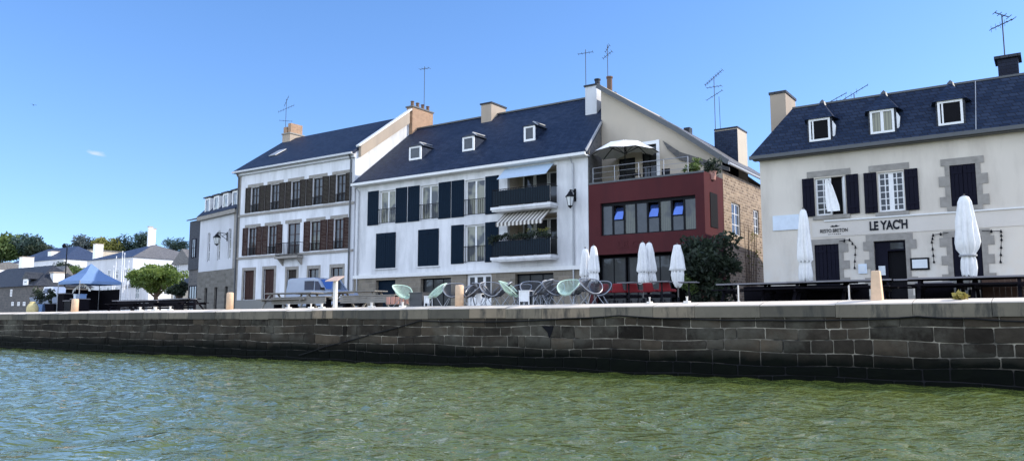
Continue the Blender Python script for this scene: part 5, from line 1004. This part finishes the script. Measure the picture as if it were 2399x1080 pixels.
for k, (px, y, zt, mt, sd, lab) in enumerate(((101, 26.6, 676, 'leaf_dark', 61, 'dark potted shrub left of the white cabin cruiser'), (127, 26.9, 678, 'leaf_dark', 62, 'narrow dark potted shrub in front of the white cabin cruiser'))):
    x = ax(px, y); z1 = az(px, zt, y); t = thing('potted_shrub', lab, 'potted plant', (x, y, GZ)); MB().lathe([(.34, 0), (.42, .6), (.45, .62)], (x, y, GZ), 4).build('planter', 'tdark' if k else 'tentblue', t); MB().tube([(x, y, GZ + .6), (x, y, z1 - .4)], .04, 5).build('stem', 'bark', t)
    foliage('foliage', mt, blob(x, y, z1 - .45, .35 - .12 * k, .3, .5, 9, .3 - .08 * k, sd), 600, .08, t, seed=sd)
x, y = ax(84, 25.6), 25.6; t = thing('yellow_sack', 'lumpy pale yellow sack beside the dark potted shrub', 'sack', (x, y, GZ)); MB().lathe([(.30, 0), (.36, .15), (.34, .4), (.26, .58), (.16, .66), (.20, .74), (.02, .76)], (x, y, GZ), 16, .08, 5).build('sack_body', plain('yellow_sackcloth', (.62, .52, .26), .9), t, True)
def cruiser():
    x0, y = ax(104, 30), 30.0; L = 4.6; t = thing('boat_on_trailer', 'white cabin cruiser standing ashore left of the blue tent', 'boat', (x0 + L / 2, y, GZ), 0); S = []
    st = [(0, .9, .5), (.35, 1.0, .45), (.7, .75, .5), (.9, .35, .7), (1, .03, 1.0)]
    mb = MB(); 
    for f, w, zk in st: mb.v += [(x0 + L * f, y - w, GZ + 1.25 + .25 * f), (x0 + L * f, y - w * .8, GZ + zk + .3), (x0 + L * f, y, GZ + zk), (x0 + L * f, y + w * .8, GZ + zk + .3), (x0 + L * f, y + w, GZ + 1.25 + .25 * f)]
    for i in range(4):
        for j in range(4): a = i * 5 + j; mb.f.append((a, a + 1, a + 6, a + 5))
    mb.f.append((0, 1, 2, 3, 4)); 
    for i in range(4): mb.f.append((i * 5, i * 5 + 5, i * 5 + 9, i * 5 + 4))
    mb.build('hull', 'van', t); mb = MB(); mb.add([(x0 + L * .25, y - .6, GZ + 1.32), (x0 + L * .75, y - .5, GZ + 1.42), (x0 + L * .75, y + .5, GZ + 1.42), (x0 + L * .25, y + .6, GZ + 1.32), (x0 + L * .3, y - .5, GZ + 2.05), (x0 + L * .55, y - .45, GZ + 2.05), (x0 + L * .55, y + .45, GZ + 2.05), (x0 + L * .3, y + .5, GZ + 2.05)], [(4, 5, 6, 7), (0, 1, 5, 4), (1, 2, 6, 5), (2, 3, 7, 6), (3, 0, 4, 7)]); c = mb.build('cabin', 'tablewhite', t)
    MB().slab([(x0 + L * .32, y - .575, GZ + 1.55), (x0 + L * .56, y - .55, GZ + 1.6), (x0 + L * .53, y - .50, GZ + 1.92), (x0 + L * .33, y - .52, GZ + 1.92)], (0, -.012, 0)).build('cabin_window', 'carglass', c)
    mb = MB()
    for f in (.2, .6): mb.box(x0 + L * f - .06, x0 + L * f + .06, y - .8, y + .8, GZ + .3, GZ + .52); mb.box(x0 + L * f - .06, x0 + L * f + .06, y - .7, y - .6, GZ, GZ + .3); mb.box(x0 + L * f - .06, x0 + L * f + .06, y + .6, y + .7, GZ, GZ + .3)
    mb.build('cradle', 'timber', t)
cruiser()
x, y = ax(156, 33), 33.0; zt = az(156, 572, 33); t = thing('street_lamp', 'tall thin dark lamp post left of the blue tent', 'street lamp', (x, y, GZ)); MB().tube([(x, y, GZ), (x, y, zt)], .07, 8, .04).build('pole', 'iron', t); MB().bar((x, y, zt), (x - .5, y, zt + .05), .05).build('arm', 'iron', t); MB().lathe([(.05, .18), (.18, .0), (.13, -.16), (.02, -.2)], (x - .5, y, zt - .1), 10).build('lamp_head', 'iron', t)

# ================================================================== BACKGROUND TOWN
def block(name, lab, cat, x0, x1, y0, y1, z1, wallm, roofm, roof='hip', rh=2.5, wins=(), side_wins=(), chims=(), over=.3, winm='glass', hipm=None):
    t = thing(name, lab, cat, ((x0 + x1) / 2, y0, GZ)); MB().box(x0, x1, y0, y1, GZ, z1).build('wall', wallm, t); o = over
    a, b, c, d = x0 - o, x1 + o, y0 - o, y1 + o; ym = (c + d) / 2; xm = (a + b) / 2; R_ = MB(); z = z1 + .004
    if roof == 'hip':
        h = min((d - c) / 2, (b - a) / 2) * .95; p, q = (a + h, ym, z + rh), (b - h, ym, z + rh); R_.add([(a, c, z), (b, c, z), (b, d, z), (a, d, z), p, q], [(0, 1, 5, 4), (1, 2, 5), (2, 3, 4, 5), (3, 0, 4), (3, 2, 1, 0)])
    elif roof == 'gx': R_.add([(a, c, z), (b, c, z), (b, d, z), (a, d, z), (a, ym, z + rh), (b, ym, z + rh)], [(0, 1, 5, 4), (2, 3, 4, 5), (1, 2, 5), (3, 0, 4), (3, 2, 1, 0)])
    elif roof == 'gy': R_.add([(a, c, z), (b, c, z), (b, d, z), (a, d, z), (xm, c, z + rh), (xm, d, z + rh)], [(0, 4, 5, 3), (1, 2, 5, 4), (0, 1, 4), (2, 3, 5), (3, 2, 1, 0)])
    else: R_.box(a, b, c, d, z, z + .3)
    rf = R_.build('roof', roofm, t)
    if hipm: MB().poly([(b + .03, c, z + .02), (b + .03, d, z + .02), (b - h + .03, ym, z + rh + .02)]).build('sunlit_roof_hip', hipm, rf)  # overlaid hip sheet, sunlight painted as paler slate
    for (cx_, cy_, w, zz) in chims: c_ = MB().box(cx_ - w / 2, cx_ + w / 2, cy_ - w * .8, cy_ + w * .8, z1 - .5, zz).build('chimney', 'frame', rf); MB().box(cx_ - w / 2 - .1, cx_ + w / 2 + .1, cy_ - w * .8 - .1, cy_ + w * .8 + .1, zz, zz + .15).build('chimney_cap', 'chimbeige', c_)
    for (wx, wz, w, h) in wins: window(t, wx - w / 2, wx + w / 2, wz, wz + h, y0 - .05, 2, 2, .1, winm)
    for (wy, wz, w, h) in side_wins:
        f = MB(); X = x1 + .003; f.box(X, X + .06, wy - w / 2, wy - w / 2 + .1, wz, wz + h); f.box(X, X + .06, wy + w / 2 - .1, wy + w / 2, wz, wz + h); f.box(X, X + .06, wy - w / 2 + .1, wy + w / 2 - .1, wz + h - .1, wz + h); f.box(X, X + .06, wy - w / 2 + .1, wy + w / 2 - .1, wz, wz + .1)
        W = f.build('window', 'frame', t); MB().box(X, X + .03, wy - w / 2 + .02, wy + w / 2 - .02, wz + .02, wz + h - .02).build('pane', 'glass', W)
    return t
Yb = 88.0
x1 = ax(312, Yb); x0 = ax(205, Yb); ze = az(312, 602, Yb); wz = az(300, 630, Yb)
block('town_house', 'large cream house with navy hipped roof and sunlit right wall', 'house', x0, x1, Yb, Yb + 19, ze, 'greyplaster', 'slatefar', 'hip', 3.7, [(x0 + 3 + 3.1 * i, ze - 4.2, 1.1, 1.9) for i in range(7)] + [(x0 + 3 + 3.1 * i, ze - 7.8, 1.1, 2.0) for i in range(7)], [(Yb + 4 + 5.4 * i, ze - 3.6, 1.2, 1.8) for i in range(3)], [(ax(229, Yb + 7), Yb + 7, 1.1, ze + 4.6), (ax(349, Yb + 9), Yb + 9, .55, ze + 7.6), (ax(357, Yb + 10), Yb + 10, .5, ze + 7.3)], hipm='slatelit')
Y_ = 110; block('long_low_building', 'long pale lilac building under the dark hipped roof on the left', 'building', ax(28, Y_), ax(150, Y_), Y_, Y_ + 14, az(90, 612, Y_), 'greyplaster', 'slatefar', 'hip', 4.5, [(ax(50 + 14 * i, Y_), az(90, 640, Y_), 1.6, 2.2) for i in range(6)], chims=[(ax(97, Y_), Y_ + 4, 2.2, az(97, 588, Y_))])
Y_ = 84; block('bright_house', 'bright white house at the left edge with one chimney', 'house', ax(-60, Y_), ax(34, Y_ + 10) , Y_, Y_ + 16, az(20, 622, Y_), 'white', 'slatelit', 'gx', 2.2, [], [(Y_ + 5, az(20, 650, Y_), 1.2, 1.8)], [(ax(9, Y_), Y_ + 5, 1.6, az(9, 600, Y_))])
Y_ = 48; block('dark_stone_house', 'low dark stone house with a small white dormer at the left edge', 'house', ax(-70, Y_), ax(88, Y_), Y_, Y_ + 7, az(50, 671, Y_), 'darkstone', 'slate2', 'hip', 2.9, [(ax(33, Y_), az(33, 694, Y_), .5, .9), (ax(65, Y_), az(65, 716, Y_), .6, .5), (ax(52, Y_), az(52, 716, Y_), .6, .5), (ax(38, Y_), az(38, 716, Y_), .6, .5)], chims=[(ax(85, Y_) - .5, Y_ + 3, .9, az(85, 637, Y_))])
xa, za = at(54, 668, Y_ - .1); xb, zb = at(66, 653, Y_ - .1); w = window(bpy.data.objects['dark_stone_house'], xa, xb, za, zb, Y_ - .12, 1, 1, .3, 'glass', 'frame', 'dormer'); MB().slab([(xa - .3, Y_ - .2, zb), (xb + .3, Y_ - .2, zb), ((xa + xb) / 2, Y_ - .2, zb + .9)], (0, 2.2, 0)).build('dormer_roof', 'slate2', w)
Y_ = 140; t = block('apartment_block', 'beige apartment block with white balcony bands behind the lamp post', 'building', ax(108, Y_), ax(212, Y_), Y_, Y_ + 15, az(150, 592, Y_), 'beige', 'slatelit', 'flat', 1)
for k in range(3):
    z = az(150, 600 + 9 * k, Y_); MB().box(ax(118, Y_), ax(205, Y_), Y_ - 1.4, Y_ - .02, z - .9, z).build('balcony', 'frame', t)
    for i in range(5): window(t, ax(122 + 17 * i, Y_), ax(132 + 17 * i, Y_), z - 2.9, z - 1.0, Y_ - .06, 2, 1, .15, 'glass')
Y_ = 66; block('gabled_house', 'narrow grey gabled house half hidden behind the slate hung house', 'house', ax(408, Y_), ax(452, Y_), Y_, Y_ + 10, az(420, 620, Y_), 'greyplaster', 'slatelit', 'gy', 2.2, [(ax(418, Y_), az(418, 640, Y_), .9, 1.4)], chims=[(ax(414, Y_), Y_ + 5, .7, az(414, 590, Y_)), (ax(430, Y_), Y_ + 6, .5, az(430, 578, Y_))])
Y_ = 60; block('cottage', 'small pale cottage with chimney left of the round bush', 'house', ax(92, Y_), ax(132, Y_), Y_, Y_ + 3.2, az(110, 662, Y_), 'greyplaster', 'slatelit', 'gx', 2.6, [(ax(103, Y_), az(103, 684, Y_), .8, 1.2)], chims=[(ax(107, Y_), Y_ + 1.6, .8, az(107, 638, Y_))])
Y_ = 70; block('white_shed', 'low white quay building left of the leafy tree trunk', 'building', ax(292, Y_), ax(352, Y_), Y_, Y_ + 6, az(320, 672, Y_), 'white', 'slatelit', 'gx', 1.4, [(ax(327, Y_), az(327, 700, Y_), 1.2, 2)], [(Y_ + 3, az(320, 690, Y_), 1, 1.2)])
Y_ = 52; block('shop_row', 'low dark shop front beside the foot of the slate hung house', 'building', ax(405, Y_), ax(450, Y_), Y_, Y_ + 6, az(430, 672, Y_), 'beige', 'slate2', 'gx', 1.6, [(ax(420, Y_), GZ + .5, 1.4, 1.9)])
# masts of moored boats beyond the tent
for i, (px, pt, lab) in enumerate(((273, 600, 'pale mast furthest left against the big house'), (287, 588, 'tallest pale mast against the big house'), (292, 592, 'pale mast next to the tallest one'), (303, 610, 'pale mast at the sunlit corner of the big house'), (268, 622, 'short white mast just right of the tent peak'), (296, 628, 'short pale mast at the front of the mast row'))):
    Y_ = 62; x = ax(px, Y_); z1 = az(px, pt, Y_); t = thing('boat_mast', lab, 'mast', (x, Y_, GZ), group='masts of laid up boats'); MB().tube([(x, Y_, GZ), (x, Y_, z1)], .10, 6, .06).build('spar', 'frame', t); MB().bar((x - .5, Y_, z1 - 2.2), (x + .5, Y_, z1 - 2.2), .06).build('spreader', 'frame', t); MB().tube([(x, Y_, z1), (x + 1.2, Y_, GZ + 1)], .02, 4).build('stay', 'steel', t)
# hill and trees
hb = MB(); nx, ny = 50, 24
for j in range(ny):
    for i in range(nx):
        X = -620 + i * 13.5; Yh = 118 + j * 13.0; d = max(0, (Yh - 118) / 150); q = 1 / (1 + math.exp((X + 150) / 35)); hb.v.append((X, Yh, GZ - .3 + q * 15.0 * min(1, d) * (1 + .12 * math.sin(X * .03)) + .8 * math.sin(X * .11 + Yh * .07) * q * min(1, d * 3)))
for j in range(ny - 1):
    for i in range(nx - 1): a = j * nx + i; hb.f.append((a, a + 1, a + nx + 1, a + nx))
tag(hb.build('hill', plain('hill_grass', (.035, .055, .022), .95, var=.4, scale=.2)), kind='structure')
ob = MB(); nx, ny = 30, 10
for j in range(ny):
    for i in range(nx): X = -330 + i * 17; Yh = -62 - j * 14; ob.v.append((X, Yh, -.3 + 21 * (1 - math.exp(-j / 2.2)) * (.8 + .2 * math.sin(X * .04))))
for j in range(ny - 1):
    for i in range(nx - 1): a = j * nx + i; ob.f.append((a + 1, a, a + nx, a + nx + 1))
tag(ob.build('far_bank', bpy.data.materials['hill_grass']), kind='structure')
cl = [(-320 + i * 6.5 + random.uniform(-3, 3), -66 - random.uniform(0, 60), random.uniform(6, 24), random.uniform(3.5, 6), random.uniform(3, 5)) for i in range(74)]
tag(foliage('far_wood', 'leaf_mid', cl, 9000, 1.0, None, 0, 90), kind='stuff', label='wooded slope on the opposite bank behind the viewer')
def bgtree(lab, px0, px1, py0, py1, Y, mat, k, n, seed, flat=0, name='tree', group='trees behind the town', trunk=(.4, .15), base=None):
    xm = (ax(px0, Y) + ax(px1, Y)) / 2; rx = (ax(px1, Y) - ax(px0, Y)) / 2; zt, zb = az((px0 + px1) / 2, py0, Y), az((px0 + px1) / 2, py1, Y); zc, rz = (zt + zb) / 2, (zt - zb) / 2
    cl = blob(xm, Y, zc, rx * .82, rx * .6, rz * .80, int(k * 1.5), min(rx, rz) * .52, seed)
    return tree(lab, xm, Y, base if base is not None else GZ, cl, int(n * 1.5), max(.16, min(rx, rz) * .11), mat, trunk, 0, name, flat, seed, group)
bgtree('big mid green tree at the left edge of the town', -30, 48, 537, 622, 150, 'leaf_mid', 34, 5000, 71)
bgtree('dark conical conifer right of the big green tree', 38, 90, 544, 612, 155, 'leaf_pine', 22, 2600, 72); bgtree('low dark tree sloping down behind the long lilac building', 68, 122, 566, 616, 158, 'leaf_dark', 16, 1800, 73)
bgtree('sparse grey green tree behind the apartment block', 160, 242, 553, 616, 175, 'leaf_grey', 18, 1900, 74); bgtree('rounded olive tree above the navy roof', 222, 292, 551, 614, 178, 'leaf_olive', 22, 2600, 75); bgtree('dark ragged pine above the middle of the navy roof', 274, 330, 551, 610, 182, 'leaf_pine', 16, 1700, 76, .4, 'pine_tree'); bgtree('dark ragged pine nearest the twin chimneys', 310, 358, 544, 606, 184, 'leaf_pine', 14, 1500, 77, .4, 'pine_tree')
bgtree('layered dark cedar left of the slate hung house', 370, 440, 551, 606, 150, 'leaf_pine', 18, 2300, 78, .75, 'cedar_tree'); bgtree('rounded dark bush tree behind the blue tent', 114, 202, 614, 660, 74, 'leaf_dark', 24, 2600, 79); bgtree('low green bush right of the lamp post', 158, 200, 618, 646, 72, 'leaf_mid', 10, 900, 80)
bgtree('bright yellow green leafy tree on the quay before the cream house', 316, 428, 612, 686, 44, 'leaf_bright', 34, 6000, 81, trunk=(.28, .14)); bgtree('low dark ivy covered bank beside the slate hung house', 402, 446, 658, 700, 40, 'leaf_dark', 12, 1200, 82, name='ivy_bush')
# a gull over the harbour
Yg = 80; x, z = at(79, 247, Yg); t = thing('gull', 'tiny dark gull gliding in the open sky at the upper left', 'bird', (x, Yg, z)); mb = MB()
prof = [(.01, -.30), (.06, -.2), (.09, 0), (.07, .16), (.055, .24), (.03, .30), (.0, .36)]; k0 = len(mb.v)
for r_, q in prof:
    for j in range(8): mb.v.append((x + q, Yg + r_ * math.cos(2 * PI * j / 8), z + r_ * .9 * math.sin(2 * PI * j / 8)))
for i in range(len(prof) - 1):
    for j in range(8): mb.f.append((i * 8 + j, i * 8 + (j + 1) % 8, (i + 1) * 8 + (j + 1) % 8, (i + 1) * 8 + j))
for s in (-1, 1): mb.add([(x + .14, Yg + s * .06, z + .03), (x - .08, Yg + s * .06, z + .03), (x - .02, Yg + s * .35, z + .16), (x + .16, Yg + s * .35, z + .17), (x - .16, Yg + s * .75, z + .05)], [(0, 1, 2, 3), (3, 2, 4)])
mb.add([(x - .28, Yg - .03, z), (x - .28, Yg + .03, z), (x - .44, Yg + .07, z), (x - .44, Yg - .07, z)], [(0, 1, 2, 3)]); mb.build('body', 'iron', t, True)

# ================================================================== LIGHT, SKY, CAMERA
SUN = Vector((1.0, .75, .75)).normalized(); el = math.asin(SUN.z); azm = math.atan2(SUN.x, SUN.y)
w = bpy.data.worlds.new('World'); SC.world = w; w.use_nodes = True; nt = w.node_tree; bg = nt.nodes['Background']
sky = N(nt, 'ShaderNodeTexSky'); sky.sky_type = 'NISHITA'; sky.sun_disc = False; sky.sun_elevation = el; sky.sun_rotation = azm; sky.air_density = 1.0; sky.dust_density = .35; sky.ozone_density = 1.6
tc_ = N(nt, 'ShaderNodeTexCoord')
lift = N(nt, 'ShaderNodeMapping'); lift.inputs['Location'].default_value = (0, 0, .09); lift.inputs['Scale'].default_value = (1, 1, .9); nt.links.new(tc_.outputs['Generated'], lift.inputs[0]); nrm_ = N(nt, 'ShaderNodeVectorMath', operation='NORMALIZE'); nt.links.new(lift.outputs[0], nrm_.inputs[0]); nt.links.new(nrm_.outputs[0], sky.inputs[0])
# one wispy little cloud low in the sky on the left
d = (FW + RT * ((217 - CX) / FPX) + UP * ((CY - 361) / FPX)).normalized()
sub = N(nt, 'ShaderNodeVectorMath', operation='SUBTRACT'); nt.links.new(tc_.outputs['Generated'], sub.inputs[0]); sub.inputs[1].default_value = d
mp = N(nt, 'ShaderNodeMapping'); mp.inputs['Scale'].default_value = (20, 20, 62); nt.links.new(sub.outputs[0], mp.inputs[0])
ln = N(nt, 'ShaderNodeVectorMath', operation='LENGTH'); nt.links.new(mp.outputs[0], ln.inputs[0])
ns = N(nt, 'ShaderNodeTexNoise'); ns.inputs['Scale'].default_value = 1.2; ns.inputs['Detail'].default_value = 5; nt.links.new(mp.outputs[0], ns.inputs['Vector'])
ad = N(nt, 'ShaderNodeMath', operation='MULTIPLY_ADD'); nt.links.new(ns.outputs[0], ad.inputs[0]); ad.inputs[1].default_value = 1.6; nt.links.new(ln.outputs[1], ad.inputs[2])
cl = ramp(nt, ad.outputs[0], [(.72, .62), (1.25, 0.0)])
hs = N(nt, 'ShaderNodeHueSaturation'); hs.inputs['Saturation'].default_value = 1.22; nt.links.new(sky.outputs[0], hs.inputs['Color'])
skyc = mix(nt, hs.outputs[0], (1.9, 1.86, 2.12), 1.0, 'MULTIPLY')
# sky behind the viewer brightened and paled, an added fill for shaded fronts
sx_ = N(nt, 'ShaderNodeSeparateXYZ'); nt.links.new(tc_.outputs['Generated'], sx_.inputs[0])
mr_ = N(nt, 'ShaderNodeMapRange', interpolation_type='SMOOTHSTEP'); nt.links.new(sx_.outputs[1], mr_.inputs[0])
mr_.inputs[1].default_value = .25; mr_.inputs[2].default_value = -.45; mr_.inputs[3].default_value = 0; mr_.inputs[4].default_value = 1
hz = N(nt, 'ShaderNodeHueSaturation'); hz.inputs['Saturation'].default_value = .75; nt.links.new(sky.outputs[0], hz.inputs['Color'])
fill_sky = mix(nt, hz.outputs[0], (5.6, 5.0, 4.7), 1.0, 'MULTIPLY')
skyc = mix(nt, skyc, fill_sky, mr_.outputs[0])
skyc = mix(nt, skyc, (7.5, 7.6, 8.4), cl)
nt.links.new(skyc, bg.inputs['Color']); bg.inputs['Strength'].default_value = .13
sl = bpy.data.lights.new('Sun', 'SUN'); sl.energy = 5.0; sl.angle = R(.5); sl.color = (1, .93, .82); so = bpy.data.objects.new('Sun', sl); COL.objects.link(so); so.rotation_euler = (-SUN).to_track_quat('-Z', 'Y').to_euler()
cam = bpy.data.cameras.new('Camera'); co = bpy.data.objects.new('Camera', cam); COL.objects.link(co); SC.camera = co
cam.sensor_width = 36; cam.lens = 36 * FPX / 2399; cam.clip_end = 4000; cam.clip_start = .1
co.location = (0, 0, ZC); co.matrix_world = Matrix(((RT.x, UP.x, -FW.x, 0), (RT.y, UP.y, -FW.y, 0), (RT.z, UP.z, -FW.z, ZC), (0, 0, 0, 1)))
SC.view_settings.view_transform = 'Standard'; SC.view_settings.look = 'None'; SC.view_settings.exposure = 0; SC.view_settings.gamma = 1
